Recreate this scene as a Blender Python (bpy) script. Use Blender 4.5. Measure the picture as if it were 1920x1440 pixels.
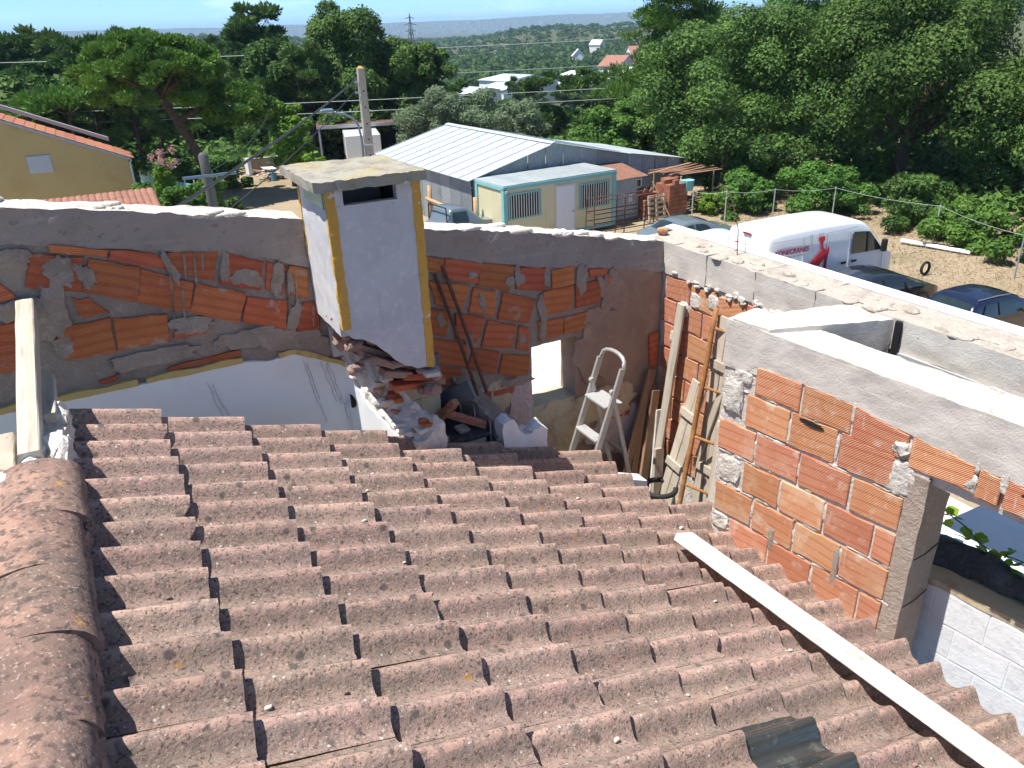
import bpy, math, random
import numpy as np
from mathutils import Vector, Matrix, noise as mnoise

for o in list(bpy.data.objects):
    bpy.data.objects.remove(o)
scene = bpy.context.scene
COL = scene.collection
R = math.radians
EYE = Vector((-3.9655, -4.8227, 8.8))          # eye height above the yard; world X runs down the roof, Y along its ridge

# ---------------------------------------------------------------- camera
cam_d = bpy.data.cameras.new('camera')
cam = bpy.data.objects.new('camera', cam_d)
COL.objects.link(cam)
cam_d.sensor_width = 36
cam_d.lens = 27.148
cam_d.clip_start = 0.05
cam_d.clip_end = 30000
rt, dn, fw = Vector((.877611, -.478282, -.032322)), Vector((-.22836, -.357834, -.905432)), Vector((.421486, .801998, -.423259))
m3 = Matrix((rt, -dn, -fw)).transposed()
cam.matrix_world = Matrix.Translation(EYE) @ m3.to_4x4()
scene.camera = cam

# ---------------------------------------------------------------- sky, sun, exposure
SUN_EL, SUN_AZ = R(67), math.atan2(-.987, .16)      # azimuth measured from +Y towards +X
world = bpy.data.worlds.new('World')
scene.world = world
world.use_nodes = True
wn, wl = world.node_tree.nodes, world.node_tree.links
wn.clear()
sky = wn.new('ShaderNodeTexSky')
sky.sky_type = 'NISHITA'
sky.sun_disc = False
sky.sun_elevation = SUN_EL
sky.sun_rotation = SUN_AZ
sky.air_density = .3
sky.dust_density = 0.0
sky.ozone_density = 6.0
wbg = wn.new('ShaderNodeBackground')
wbg.inputs['Strength'].default_value = 0.15
wout = wn.new('ShaderNodeOutputWorld')
# thin fair-weather cloud streaks, the same all round the horizon
wtc = wn.new('ShaderNodeTexCoord')
wmap = wn.new('ShaderNodeMapping')
wmap.inputs['Scale'].default_value = (5, 5, 26)
wno = wn.new('ShaderNodeTexNoise')
wno.inputs['Scale'].default_value = 1.6
wno.inputs['Detail'].default_value = 7
wrp = wn.new('ShaderNodeValToRGB')
wrp.color_ramp.elements[0].position = .52
wrp.color_ramp.elements[1].position = .78
wmix = wn.new('ShaderNodeMixRGB')
wmul = wn.new('ShaderNodeMath'); wmul.operation = 'MULTIPLY'; wmul.inputs[1].default_value = .4
wmix.inputs['Color2'].default_value = (7.0, 8.0, 8.8, 1)
wl.new(wtc.outputs['Generated'], wmap.inputs[0]); wl.new(wmap.outputs[0], wno.inputs['Vector'])
wl.new(wno.outputs[0], wrp.inputs[0]); wl.new(wrp.outputs[0], wmul.inputs[0]); wl.new(wmul.outputs[0], wmix.inputs['Fac'])
wl.new(sky.outputs[0], wmix.inputs['Color1']); wtn = wn.new('ShaderNodeMixRGB'); wtn.blend_type = 'MULTIPLY'; wtn.inputs['Fac'].default_value = 1; wtn.inputs['Color2'].default_value = (.97, 1.04, 1.0, 1)
wl.new(wmix.outputs[0], wtn.inputs['Color1']); wl.new(wtn.outputs[0], wbg.inputs[0]); wl.new(wbg.outputs[0], wout.inputs[0])

sun_d = bpy.data.lights.new('sun', 'SUN')
sun = bpy.data.objects.new('sun', sun_d)
COL.objects.link(sun)
sun_d.energy = 4.6
sun_d.angle = R(.5)
sun_d.color = (1, .955, .88)
sdir = Vector((math.sin(SUN_AZ) * math.cos(SUN_EL), math.cos(SUN_AZ) * math.cos(SUN_EL), math.sin(SUN_EL)))
sun.rotation_euler = sdir.to_track_quat('Z', 'Y').to_euler()
sun.location = (-20, 0, 60)

vs = scene.view_settings
vs.view_transform = 'Standard'
vs.look = 'None'
vs.gamma = 1
vs.use_curve_mapping = False
vs.exposure = 0.8
scene.cycles.use_denoising = True
scene.cycles.use_adaptive_sampling = True
scene.cycles.adaptive_threshold = .03
scene.cycles.max_bounces = 4
scene.cycles.diffuse_bounces = 3
scene.cycles.glossy_bounces = 2
scene.cycles.transparent_max_bounces = 12
scene.cycles.volume_bounces = 0

# ---------------------------------------------------------------- helpers
def Z(z):                      # heights below were read from the eye downwards
    return z + 8.8

def tag(o, label=None, cat=None, group=None, kind=None):
    if label: o['label'] = label
    if cat: o['category'] = cat
    if group: o['group'] = group
    if kind: o['kind'] = kind
    return o

def thing(name, label, cat, loc=(0, 0, 0), rz=0, group=None):
    o = bpy.data.objects.new(name, None)
    o.empty_display_size = .2
    COL.objects.link(o)
    o.location = loc
    o.rotation_euler = (0, 0, rz)
    return tag(o, label, cat, group)

def xform(o):
    return Matrix.Translation(o.location) @ o.rotation_euler.to_matrix().to_4x4() @ Matrix.Diagonal((*o.scale, 1))

def world_xf(o):
    m = xform(o)
    if o.parent:
        m = world_xf(o.parent) @ o.matrix_parent_inverse @ m
    return m

def put(name, mesh, mat, parent=None, loc=None, rot=None, local=False):
    """link one mesh object; its vertices are world coordinates unless local"""
    o = bpy.data.objects.new(name, mesh)
    COL.objects.link(o)
    if mat is not None and not mesh.materials:
        mesh.materials.append(mat)
    if loc is not None: o.location = loc
    if rot is not None: o.rotation_euler = rot
    if parent is not None:
        o.parent = parent
        if not local:
            o.matrix_parent_inverse = world_xf(parent).inverted()
    return o

class MB:
    def __init__(s):
        s.v, s.f = [], []
    def add(s, v, f):
        n = len(s.v)
        s.v += [tuple(p) for p in v]
        s.f += [tuple(i + n for i in q) for q in f]
        return s
    def box(s, c, d, rz=0, ry=0, rx=0, ch=0.0):
        x, y, z = d[0] / 2, d[1] / 2, d[2] / 2
        M = Matrix.Translation(c) @ Matrix.Rotation(rz, 4, 'Z') @ Matrix.Rotation(ry, 4, 'Y') @ Matrix.Rotation(rx, 4, 'X')
        if ch <= 0:
            v = [M @ Vector((a * x, b * y, e * z)) for e in (-1, 1) for b in (-1, 1) for a in (-1, 1)]
            return s.add(v, [(0, 2, 3, 1), (4, 5, 7, 6), (0, 1, 5, 4), (2, 6, 7, 3), (0, 4, 6, 2), (1, 3, 7, 5)])
        v = []; idx = {}
        for a in (-1, 1):
            for b in (-1, 1):
                for e in (-1, 1):
                    for k, p in enumerate(((a * x, b * (y - ch), e * (z - ch)), (a * (x - ch), b * y, e * (z - ch)), (a * (x - ch), b * (y - ch), e * z))):
                        idx[a, b, e, k] = len(v); v.append(M @ Vector(p))
        f = []
        g = lambda *L: f.append(tuple(idx[q] for q in L))
        for a in (-1, 1):
            g((a, -1, -1, 0), (a, 1, -1, 0), (a, 1, 1, 0), (a, -1, 1, 0)); g((-1, a, -1, 1), (1, a, -1, 1), (1, a, 1, 1), (-1, a, 1, 1)); g((-1, -1, a, 2), (1, -1, a, 2), (1, 1, a, 2), (-1, 1, a, 2))
            for b in (-1, 1):
                g((a, b, -1, 0), (a, b, 1, 0), (a, b, 1, 1), (a, b, -1, 1)); g((a, -1, b, 0), (a, 1, b, 0), (a, 1, b, 2), (a, -1, b, 2)); g((-1, a, b, 1), (1, a, b, 1), (1, a, b, 2), (-1, a, b, 2))
                for e in (-1, 1):
                    g((a, b, e, 0), (a, b, e, 1), (a, b, e, 2))
        return s.add(v, f)
    def tube(s, pts, r, n=8, cap=True):
        pts = [Vector(p) for p in pts]
        rs = r if isinstance(r, (list, tuple)) else [r] * len(pts)
        rings = []; prev = None
        for i, p in enumerate(pts):
            t = (pts[min(i + 1, len(pts) - 1)] - pts[max(i - 1, 0)]).normalized()
            if prev is None:
                a = t.orthogonal().normalized()
            else:
                a = (prev - t * prev.dot(t)).normalized()
            prev = a; b = t.cross(a)
            rings.append([p + (a * math.cos(k * 2 * math.pi / n) + b * math.sin(k * 2 * math.pi / n)) * rs[i] for k in range(n)])
        v = [q for ring in rings for q in ring]
        f = [(i * n + k, i * n + (k + 1) % n, (i + 1) * n + (k + 1) % n, (i + 1) * n + k) for i in range(len(pts) - 1) for k in range(n)]
        if cap:
            f += [tuple(range(n - 1, -1, -1)), tuple((len(pts) - 1) * n + k for k in range(n))]
        return s.add(v, f)
    def prism(s, poly, axis, d0, d1):
        """polygon in the plane across 'axis', extruded from d0 to d1"""
        def P(p, d): return {'x': (d, p[0], p[1]), 'y': (p[0], d, p[1]), 'z': (p[0], p[1], d)}[axis]
        n = len(poly)
        v = [P(p, d0) for p in poly] + [P(p, d1) for p in poly]
        f = [tuple(range(n - 1, -1, -1)), tuple(range(n, 2 * n))] + [(i, (i + 1) % n, n + (i + 1) % n, n + i) for i in range(n)]
        return s.add(v, f)
    def mesh(s, name, smooth=False, flip=True):
        m = bpy.data.meshes.new(name)
        m.from_pydata(s.v, [], s.f)
        if flip:
            import bmesh
            bm = bmesh.new(); bm.from_mesh(m); bmesh.ops.recalc_face_normals(bm, faces=bm.faces); bm.to_mesh(m); bm.free()
        if smooth:
            m.polygons.foreach_set('use_smooth', [True] * len(m.polygons))
        m.update()
        return m
    def build(s, name, mat, parent=None, smooth=False, local=False, loc=None, rot=None):
        return put(name, s.mesh(name, smooth), mat, parent, loc, rot, local)

def rsolid(name, fn, res, mat, parent=None, amp=.01, freq=6, seed=0, fine=.0, smooth=False, keep=None, cap=None):
    """closed block: fn(u,v,w) maps the unit cube to space; the skin is gridded, then roughened with noise"""
    nu, nv, nw = res
    key = {}; V = []; F = []
    def vid(i, j, k):
        q = (i, j, k)
        if q not in key:
            key[q] = len(V); V.append(Vector(fn(i / nu, j / nv, k / nw)))
        return key[q]
    for i in range(nu):
        for j in range(nv):
            F.append((vid(i, j, 0), vid(i, j + 1, 0), vid(i + 1, j + 1, 0), vid(i + 1, j, 0)))
            F.append((vid(i, j, nw), vid(i + 1, j, nw), vid(i + 1, j + 1, nw), vid(i, j + 1, nw)))
    for i in range(nu):
        for k in range(nw):
            F.append((vid(i, 0, k), vid(i + 1, 0, k), vid(i + 1, 0, k + 1), vid(i, 0, k + 1)))
            F.append((vid(i, nv, k), vid(i, nv, k + 1), vid(i + 1, nv, k + 1), vid(i + 1, nv, k)))
    for j in range(nv):
        for k in range(nw):
            F.append((vid(0, j, k), vid(0, j, k + 1), vid(0, j + 1, k + 1), vid(0, j + 1, k)))
            F.append((vid(nu, j, k), vid(nu, j + 1, k), vid(nu, j + 1, k + 1), vid(nu, j, k + 1)))
    off = Vector((seed * 7.3, seed * 3.1, seed * 1.7))
    inv = {v: q for q, v in key.items()}
    for n, p in enumerate(V):
        a = amp
        if keep is not None:
            a = amp * keep(inv[n][0] / nu, inv[n][1] / nv, inv[n][2] / nw)
        d = mnoise.noise_vector(p * freq + off) * a
        if fine: d += mnoise.noise_vector(p * freq * 4.3 + off) * fine * (a / amp if amp else 1)
        V[n] = p + d
    mb = MB(); mb.v = [tuple(p) for p in V]; mb.f = F
    me = mb.mesh(name, True)
    me.set_sharp_from_angle(angle=R(38))
    return put(name, me, mat, parent)

def hexa(c):
    """trilinear map over 8 corners: (u,v,w) order 000,100,010,110,001,101,011,111"""
    c = [Vector(q) for q in c]
    def fn(u, v, w):
        a = c[0].lerp(c[1], u).lerp(c[2].lerp(c[3], u), v)
        b = c[4].lerp(c[5], u).lerp(c[6].lerp(c[7], u), v)
        return a.lerp(b, w)
    return fn

def lerp_table(T):
    xs, zs = [a for a, b in T], [b for a, b in T]
    return lambda x: float(np.interp(x, xs, zs))

def copy_thing(o, loc=None, rz=None, scale=None, label=None):
    def rec(a, parent):
        c = a.copy(); COL.objects.link(c)
        if parent is not None: c.parent = parent
        for ch in a.children: rec(ch, c)
        return c
    c = rec(o, None)
    if loc is not None: c.location = loc
    if rz is not None: c.rotation_euler = (0, 0, rz)
    if scale is not None: c.scale = scale if isinstance(scale, (tuple, list)) else (scale,) * 3
    if label: c['label'] = label
    return c

# ---------------------------------------------------------------- materials
def M(name, base, rough=.85, layers=(), bump=None, world=False, rnd=0.0, metal=0.0, spec=.3, trans=0.0, wave=None, alpha=1.0, rndhue=0.0, coat=0.0):
    """layers: (kind, scale, colour, lo, hi, amount[, stretch]); bump: list of (kind, scale, strength, distance)"""
    m = bpy.data.materials.new(name)
    m.use_nodes = True
    N, L = m.node_tree.nodes, m.node_tree.links
    N.clear()
    out = N.new('ShaderNodeOutputMaterial'); b = N.new('ShaderNodeBsdfPrincipled')
    L.new(b.outputs[0], out.inputs[0])
    b.inputs['Roughness'].default_value = rough; b.inputs['Metallic'].default_value = metal
    b.inputs['Specular IOR Level'].default_value = spec
    if coat: b.inputs['Coat Weight'].default_value = coat; b.inputs['Coat Roughness'].default_value = .05
    info = N.new('ShaderNodeObjectInfo')
    if world:
        vec = N.new('ShaderNodeNewGeometry').outputs['Position']
    else:
        tc = N.new('ShaderNodeTexCoord').outputs['Object']
        ad = N.new('ShaderNodeVectorMath'); ad.operation = 'ADD'
        sc = N.new('ShaderNodeMath'); sc.operation = 'MULTIPLY'; sc.inputs[1].default_value = 37.0
        L.new(info.outputs['Random'], sc.inputs[0]); L.new(tc, ad.inputs[0])
        cb = N.new('ShaderNodeCombineXYZ')
        L.new(sc.outputs[0], cb.inputs[0]); L.new(sc.outputs[0], cb.inputs[1])
        L.new(cb.outputs[0], ad.inputs[1]); vec = ad.outputs[0]
    def tex(kind, scale, stretch=None):
        v = vec
        if stretch:
            mp = N.new('ShaderNodeMapping'); mp.inputs['Scale'].default_value = stretch; L.new(vec, mp.inputs[0]); v = mp.outputs[0]
        if kind == 'noise':
            t = N.new('ShaderNodeTexNoise'); t.inputs['Scale'].default_value = scale; t.inputs['Detail'].default_value = 6; t.inputs['Roughness'].default_value = .62
            L.new(v, t.inputs['Vector']); return t.outputs[0]
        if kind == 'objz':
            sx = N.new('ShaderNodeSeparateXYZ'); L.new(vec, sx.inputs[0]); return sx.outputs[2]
        if kind == 'voro':
            t = N.new('ShaderNodeTexVoronoi'); t.inputs['Scale'].default_value = scale; L.new(v, t.inputs['Vector']); return t.outputs['Distance']
        if kind.startswith('wave'):
            t = N.new('ShaderNodeTexWave'); t.wave_type = 'BANDS'; t.bands_direction = kind[-1].upper(); t.inputs['Scale'].default_value = scale
            t.inputs['Distortion'].default_value = .6; t.inputs['Detail'].default_value = 2; t.inputs['Detail Scale'].default_value = 1.5
            L.new(v, t.inputs['Vector']); return t.outputs['Fac']
    col = None
    def mix(c2, fac):
        nonlocal col
        mx = N.new('ShaderNodeMixRGB'); L.new(fac, mx.inputs['Fac'])
        if col is None: mx.inputs['Color1'].default_value = (*base, 1)
        else: L.new(col, mx.inputs['Color1'])
        mx.inputs['Color2'].default_value = (*c2, 1); col = mx.outputs[0]
    for ly in layers:
        kind, scale, c, lo, hi, amt = ly[:6]
        t = tex(kind, scale, ly[6] if len(ly) > 6 else None)
        mr = N.new('ShaderNodeMapRange'); mr.inputs['From Min'].default_value = lo; mr.inputs['From Max'].default_value = hi; mr.inputs['To Max'].default_value = amt
        mr.interpolation_type = 'SMOOTHSTEP'
        L.new(t, mr.inputs['Value']); mix(c, mr.outputs[0])
    if rnd or rndhue:
        h = N.new('ShaderNodeHueSaturation')
        mr = N.new('ShaderNodeMapRange'); mr.inputs['To Min'].default_value = 1 - rnd; mr.inputs['To Max'].default_value = 1 + rnd
        L.new(info.outputs['Random'], mr.inputs['Value']); L.new(mr.outputs[0], h.inputs['Value'])
        if rndhue:
            m2 = N.new('ShaderNodeMath'); m2.operation = 'MULTIPLY'; m2.inputs[1].default_value = 7.13
            m3_ = N.new('ShaderNodeMath'); m3_.operation = 'FRACT'
            mr2 = N.new('ShaderNodeMapRange'); mr2.inputs['To Min'].default_value = .5 - rndhue; mr2.inputs['To Max'].default_value = .5 + rndhue
            L.new(info.outputs['Random'], m2.inputs[0]); L.new(m2.outputs[0], m3_.inputs[0]); L.new(m3_.outputs[0], mr2.inputs['Value']); L.new(mr2.outputs[0], h.inputs['Hue'])
        if col is None: h.inputs['Color'].default_value = (*base, 1)
        else: L.new(col, h.inputs['Color'])
        col = h.outputs[0]
    if col is None: b.inputs['Base Color'].default_value = (*base, 1)
    else: L.new(col, b.inputs['Base Color'])
    prev = None
    for (kind, scale, st, dist) in (bump or []):
        t = tex(kind, scale); bp = N.new('ShaderNodeBump'); bp.inputs['Strength'].default_value = st; bp.inputs['Distance'].default_value = dist
        L.new(t, bp.inputs['Height'])
        if prev is not None: L.new(prev, bp.inputs['Normal'])
        prev = bp.outputs[0]
    if prev is not None: L.new(prev, b.inputs['Normal'])
    if trans:
        tr = N.new('ShaderNodeBsdfTranslucent'); mx = N.new('ShaderNodeMixShader'); mx.inputs[0].default_value = trans
        if col is None: tr.inputs['Color'].default_value = (*base, 1)
        else: L.new(col, tr.inputs['Color'])
        L.new(b.outputs[0], mx.inputs[1]); L.new(tr.outputs[0], mx.inputs[2]); L.new(mx.outputs[0], out.inputs[0])
    if alpha < 1: b.inputs['Alpha'].default_value = alpha
    return m

mt = {}
mt['tile'] = M('concrete_tile', (.475, .305, .248), .95, [
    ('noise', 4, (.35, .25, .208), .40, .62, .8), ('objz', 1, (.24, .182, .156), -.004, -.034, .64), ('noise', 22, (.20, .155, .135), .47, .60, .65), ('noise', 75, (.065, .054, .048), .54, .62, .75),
    ('noise', 120, (.62, .50, .44), .58, .66, .7), ('voro', 8, (.07, .064, .06), .19, .09, .75), ('noise', 9, (.56, .52, .48), .71, .745, .7), ('voro', 17, (.62, .6, .55), .12, .06, .75), ('voro', 3.1, (.42, .22, .06), .07, .03, .7)],
    [('noise', 90, .7, .007), ('noise', 24, .35, .012)], rnd=.15, rndhue=.007)
mt['ridge_tile'] = M('ridge_tile_clay', (.38, .235, .18), .95, [
    ('noise', 5, (.20, .13, .11), .40, .60, .85), ('noise', 1.6, (.16, .12, .10), .48, .62, .7), ('noise', 30, (.09, .07, .065), .50, .62, .8), ('noise', 70, (.5, .38, .33), .57, .66, .7), ('noise', 7, (.5, .27, .08), .68, .74, .8)],
    [('noise', 45, .6, .012), ('noise', 140, .4, .005)], rnd=.1)
mt['glass_tile'] = M('clear_tile', (.04, .045, .045), .10, [('noise', 9, (.16, .18, .16), .55, .75, .7), ('voro', 30, (.5, .5, .45), .08, .05, .7)], [('noise', 14, .2, .01)], spec=.7)
clay = (.56, .18, .075)
mt['brick'] = M('clay_brick', clay, .9, [('noise', 4, (.44, .12, .05), .4, .7, .8), ('wavez', 5.5, (.36, .10, .045), .45, .9, .55), ('wavez', 26, (.38, .11, .05), .45, .9, .45), ('noise', 22, (.42, .24, .17), .6, .78, .5), ('noise', 9, (.40, .33, .28), .60, .70, .8), ('noise', 30, (.5, .42, .36), .66, .72, .6)],
    [('wavez', 26, .5, .004), ('noise', 90, .25, .002)], rnd=.16, rndhue=.012)
mt['brick_near'] = M('ribbed_clay_brick', (.60, .30, .175), .9, [('noise', 3, (.54, .225, .125), .4, .65, .9), ('wavez', 33, (.40, .15, .07), .35, .85, .55), ('wavez', 5.3, (.42, .13, .06), .8, .95, .55),
    ('noise', 8, (.64, .52, .43), .56, .70, .65), ('noise', 2.5, (.62, .42, .30), .52, .68, .5), ('noise', 40, (.66, .52, .42), .58, .72, .5), ('noise', 5, (.66, .55, .46), .63, .70, .55, (7, 7, .6))],
    [('wavez', 33, .7, .005), ('noise', 90, .25, .002)], rnd=.12, rndhue=.010)
mt['brick_white'] = M('whitewashed_brick', (.78, .78, .8), .85, [('noise', 16, (.6, .6, .63), .5, .7, .6), ('noise', 2.2, (.5, .2, .12), .75, .78, .9)], [('noise', 24, .5, .008), ('noise', 60, .4, .004)], rnd=.04)
mt['mortar'] = M('mortar', (.40, .325, .27), .95, [('noise', 3, (.30, .235, .19), .4, .7, .9), ('noise', 20, (.5, .46, .42), .52, .72, .6), ('noise', 2.1, (.42, .24, .17), .62, .72, .35)], [('noise', 30, .9, .02), ('noise', 120, .5, .006)], world=True)
mt['mortar_light'] = M('mortar_light', (.62, .58, .53), .95, [('noise', 8, (.46, .43, .40), .45, .7, .9), ('noise', 30, (.70, .66, .6), .5, .7, .6)], [('noise', 38, 1, .02), ('noise', 130, .5, .006)], world=True)
mt['beam_shade'] = M('cast_concrete_shaded', (.36, .30, .265), .95, [('noise', 2.5, (.27, .215, .19), .42, .68, .9), ('noise', 7, (.43, .37, .33), .5, .7, .6, (.3, 1, 3)), ('noise', 24, (.19, .15, .13), .58, .7, .7), ('noise', 12, (.48, .43, .39), .62, .72, .5)], [('noise', 14, .7, .02), ('noise', 70, .5, .008)], world=True)  # brown beam concrete with the gable's shade put into its colour
mt['beam_lit'] = M('cast_concrete_sunlit', (.58, .54, .49), .95, [('noise', 3, (.46, .425, .38), .4, .68, .9), ('noise', 9, (.52, .48, .43), .5, .7, .7), ('wavez', 2.9, (.62, .58, .52), .975, .995, .7), ('noise', 45, (.2, .185, .17), .64, .72, .6)], [('noise', 18, .35, .01), ('noise', 90, .6, .006)], world=True)  # the same concrete lightened in colour for the sunlit walls
mt['conc_top_sun'] = M('concrete_top_sunlit', (.66, .61, .55), .95, [('noise', 6, (.5, .45, .4), .45, .7, .9), ('noise', 40, (.36, .32, .28), .58, .7, .7), ('noise', 26, (.74, .69, .63), .5, .7, .6)], [('noise', 22, .9, .025), ('noise', 90, .8, .008)], world=True)  # beam tops whitened, full sunlight put into the colour
mt['conc_top'] = M('concrete_top', (.50, .445, .385), .95, [('noise', 6, (.33, .28, .235), .45, .7, .9), ('noise', 26, (.54, .49, .43), .5, .7, .7), ('noise', 70, (.24, .2, .17), .58, .7, .6)], [('noise', 22, .9, .025), ('noise', 90, .7, .008)], world=True)
mt['plaster_brown'] = M('old_render_brown', (.385, .27, .205), .95, [('noise', 2.2, (.29, .2, .155), .42, .66, .9), ('noise', 6, (.47, .36, .28), .52, .72, .7), ('noise', 1.7, (.52, .42, .24), .6, .7, .55), ('noise', 30, (.22, .15, .12), .6, .75, .5)], [('noise', 9, .6, .03), ('noise', 60, .5, .008)], world=True)
mt['plaster_cream'] = M('old_render_cream', (.56, .47, .31), .95, [('noise', 3, (.42, .30, .22), .5, .62, .85), ('noise', 11, (.34, .25, .2), .62, .72, .7), ('noise', 1.6, (.5, .36, .33), .55, .7, .6)], [('noise', 9, .6, .02), ('noise', 60, .5, .006)], world=True)
mt['plaster_pink'] = M('old_render_pink', (.56, .45, .43), .95, [('noise', 4, (.5, .16, .15), .58, .66, .8), ('noise', 10, (.62, .54, .5), .5, .7, .7)], [('noise', 12, .6, .02)], world=True)
mt['white_wall'] = M('white_paint_wall', (.80, .81, .82), .8, [('noise', 3, (.70, .71, .73), .5, .75, .7), ('noise', 40, (.5, .5, .5), .7, .76, .5)], [('noise', 60, .25, .004)], world=True)
mt['yellow_trim'] = M('ochre_edge', (.55, .40, .16), .9, [('noise', 14, (.35, .26, .16), .5, .7, .8), ('noise', 4, (.4, .36, .32), .6, .7, .8)], [('noise', 40, .5, .006)], world=True)
mt['chimney_white'] = M('chimney_render', (.55, .55, .565), .85, [('noise', 3, (.47, .47, .49), .45, .7, .8), ('noise', 4, (.42, .41, .40), .58, .72, .5, (3, 3, .35)), ('noise', 18, (.70, .70, .71), .5, .7, .5), ('voro', 26, (.2, .2, .2), .10, .05, .8), ('noise', 7, (.36, .35, .36), .66, .76, .6)], [('noise', 120, .35, .004)], world=True)
mt['chimney_ochre'] = M('ochre_paint', (.60, .34, .07), .85, [('noise', 30, (.42, .24, .08), .5, .72, .7)], [('noise', 120, .35, .003)], world=True)
mt['cap'] = M('lichen_slab', (.36, .34, .285), .95, [('noise', 9, (.24, .225, .195), .45, .65, .9), ('noise', 3, (.42, .34, .13), .5, .68, .75), ('noise', 60, (.2, .18, .14), .55, .7, .7)], [('noise', 60, .8, .012)], world=True)
mt['soot_and_shade'] = M('soot_and_shade', (.02, .018, .018), .95)  # flue soot, and the black painted as shade inside holes
mt['cream_tile'] = M('cream_glazed_tile', (.66, .60, .42), .3, [('noise', 3, (.56, .50, .35), .5, .7, .7)], rnd=.04)
mt['grey_tile'] = M('grey_glazed_tile', (.42, .43, .42), .4, [('noise', 4, (.33, .34, .34), .5, .7, .7)], rnd=.06)
mt['rubble'] = M('rubble', (.36, .25, .21), .95, [('noise', 6, (.22, .14, .12), .42, .66, .9), ('noise', 11, (.50, .16, .08), .56, .68, .8), ('noise', 24, (.55, .5, .46), .6, .75, .7)], [('noise', 20, .9, .02)], world=True)
mt['rubble_light'] = M('rubble_light', (.72, .67, .61), .95, [('noise', 9, (.52, .47, .43), .5, .7, .9), ('noise', 5, (.6, .3, .17), .6, .7, .7)], [('noise', 25, .9, .02)], world=True)
mt['wood'] = M('weathered_plank', (.50, .455, .385), .85, [('wavex', 7, (.42, .36, .28), .4, .9, .5, (.6, .6, .12)), ('noise', 5, (.33, .28, .22), .47, .7, .8, (7, 7, .6)), ('noise', 30, (.3, .24, .18), .66, .74, .6)], [('noise', 30, .3, .004)], rnd=.08)
mt['wood_grey'] = M('grey_old_wood', (.47, .41, .33), .9, [('noise', 6, (.33, .28, .22), .45, .7, .8, (6, 6, .6)), ('noise', 4, (.58, .52, .43), .5, .7, .6), ('noise', 30, (.22, .18, .14), .62, .72, .7)], [('noise', 40, .5, .004)], rnd=.12)
mt['wood_dark'] = M('brown_plank', (.30, .185, .115), .9, [('noise', 6, (.20, .125, .08), .45, .7, .8, (6, 6, .6)), ('noise', 20, (.4, .27, .18), .6, .7, .5)], [('noise', 40, .4, .004)], rnd=.15)
mt['log'] = M('pine_log', (.50, .33, .19), .9, [('noise', 5, (.33, .2, .11), .45, .7, .8), ('noise', 20, (.6, .46, .3), .55, .7, .6)], [('noise', 30, .6, .01)], world=True)
mt['paint_plank'] = M('limewashed_board', (.70, .72, .69), .8, [('noise', 4, (.50, .54, .49), .45, .68, .8, (6, 6, .5)), ('noise', 20, (.34, .35, .32), .56, .70, .65), ('noise', 60, (.2, .2, .18), .62, .70, .7), ('noise', 2.5, (.42, .42, .38), .5, .66, .6)], [('noise', 30, .3, .004)])
mt['rust'] = M('rusty_iron', (.30, .135, .055), .85, [('noise', 12, (.42, .21, .075), .45, .65, .9), ('noise', 30, (.14, .065, .04), .55, .7, .7)], [('noise', 60, .5, .004)], world=True)
mt['rust_dark'] = M('dark_rusty_iron', (.12, .06, .045), .85, [('noise', 14, (.2, .1, .07), .45, .65, .9)], [('noise', 60, .5, .004)], world=True)
mt['alu'] = M('aluminium', (.50, .50, .49), .42, [('noise', 20, (.40, .40, .39), .5, .7, .7), ('noise', 60, (.6, .58, .54), .60, .70, .7)], metal=.5, spec=.5)
mt['tread'] = M('dusty_tread', (.36, .36, .36), .8, [('noise', 20, (.25, .25, .25), .5, .7, .7)])
mt['rubber'] = M('black_rubber', (.025, .025, .025), .7)
mt['plastic'] = M('black_plastic_sheet', (.03, .038, .042), .28, [('noise', 6, (.10, .115, .12), .55, .75, .6)], [('noise', 9, .8, .05), ('noise', 30, .4, .01)], spec=.6)
mt['coping'] = M('white_metal_strip', (.78, .80, .82), .5, [('noise', 10, (.68, .69, .7), .5, .7, .6), ('noise', 50, (.6, .57, .52), .66, .74, .5)], [('noise', 40, .2, .003)], world=True)
mt['steel_strip'] = M('galvanised_strip', (.55, .56, .57), .5, metal=.4)
mt['dust'] = M('sandy_earth', (.36, .285, .195), 1, [('noise', .12, (.24, .18, .11), .4, .65, .8), ('noise', .9, (.36, .29, .20), .45, .7, .8), ('noise', 6, (.17, .135, .085), .56, .7, .6), ('noise', .05, (.17, .17, .08), .56, .66, .5), ('noise', 26, (.14, .115, .07), .6, .7, .5)], [('noise', 5, .8, .06), ('noise', 25, .5, .02)], world=True)
mt['patio'] = M('pale_patio', (.74, .70, .63), .9, [('noise', 2, (.62, .58, .52), .5, .7, .7), ('wavex', .35, (.42, .38, .32), .985, .997, .8)], [('noise', 30, .3, .01)], world=True)
mt['floor'] = M('dusty_floor', (.42, .37, .32), .95, [('noise', 4, (.3, .26, .22), .45, .7, .8)], [('noise', 30, .5, .01)], world=True)
mt['white_paint'] = M('van_paint', (.83, .85, .88), .25, spec=.5, coat=.5)
mt['dark_paint'] = M('black_blue_paint', (.018, .022, .034), .18, [('noise', 3, (.07, .07, .075), .5, .8, .5)], spec=.5, coat=.9)
mt['navy_paint'] = M('navy_paint', (.010, .014, .040), .2, spec=.5, coat=.9)
mt['grey_paint'] = M('silver_blue_paint', (.22, .27, .30), .25, metal=.4, spec=.5, coat=.6)
mt['bluewhite_paint'] = M('pale_blue_paint', (.60, .72, .78), .3, spec=.5, coat=.5)
mt['car_glass'] = M('car_glass', (.02, .034, .034), .05, spec=.9)
mt['trim_black'] = M('black_trim', (.02, .02, .02), .5)
mt['red'] = M('red_vinyl', (.62, .03, .045), .4)
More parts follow.
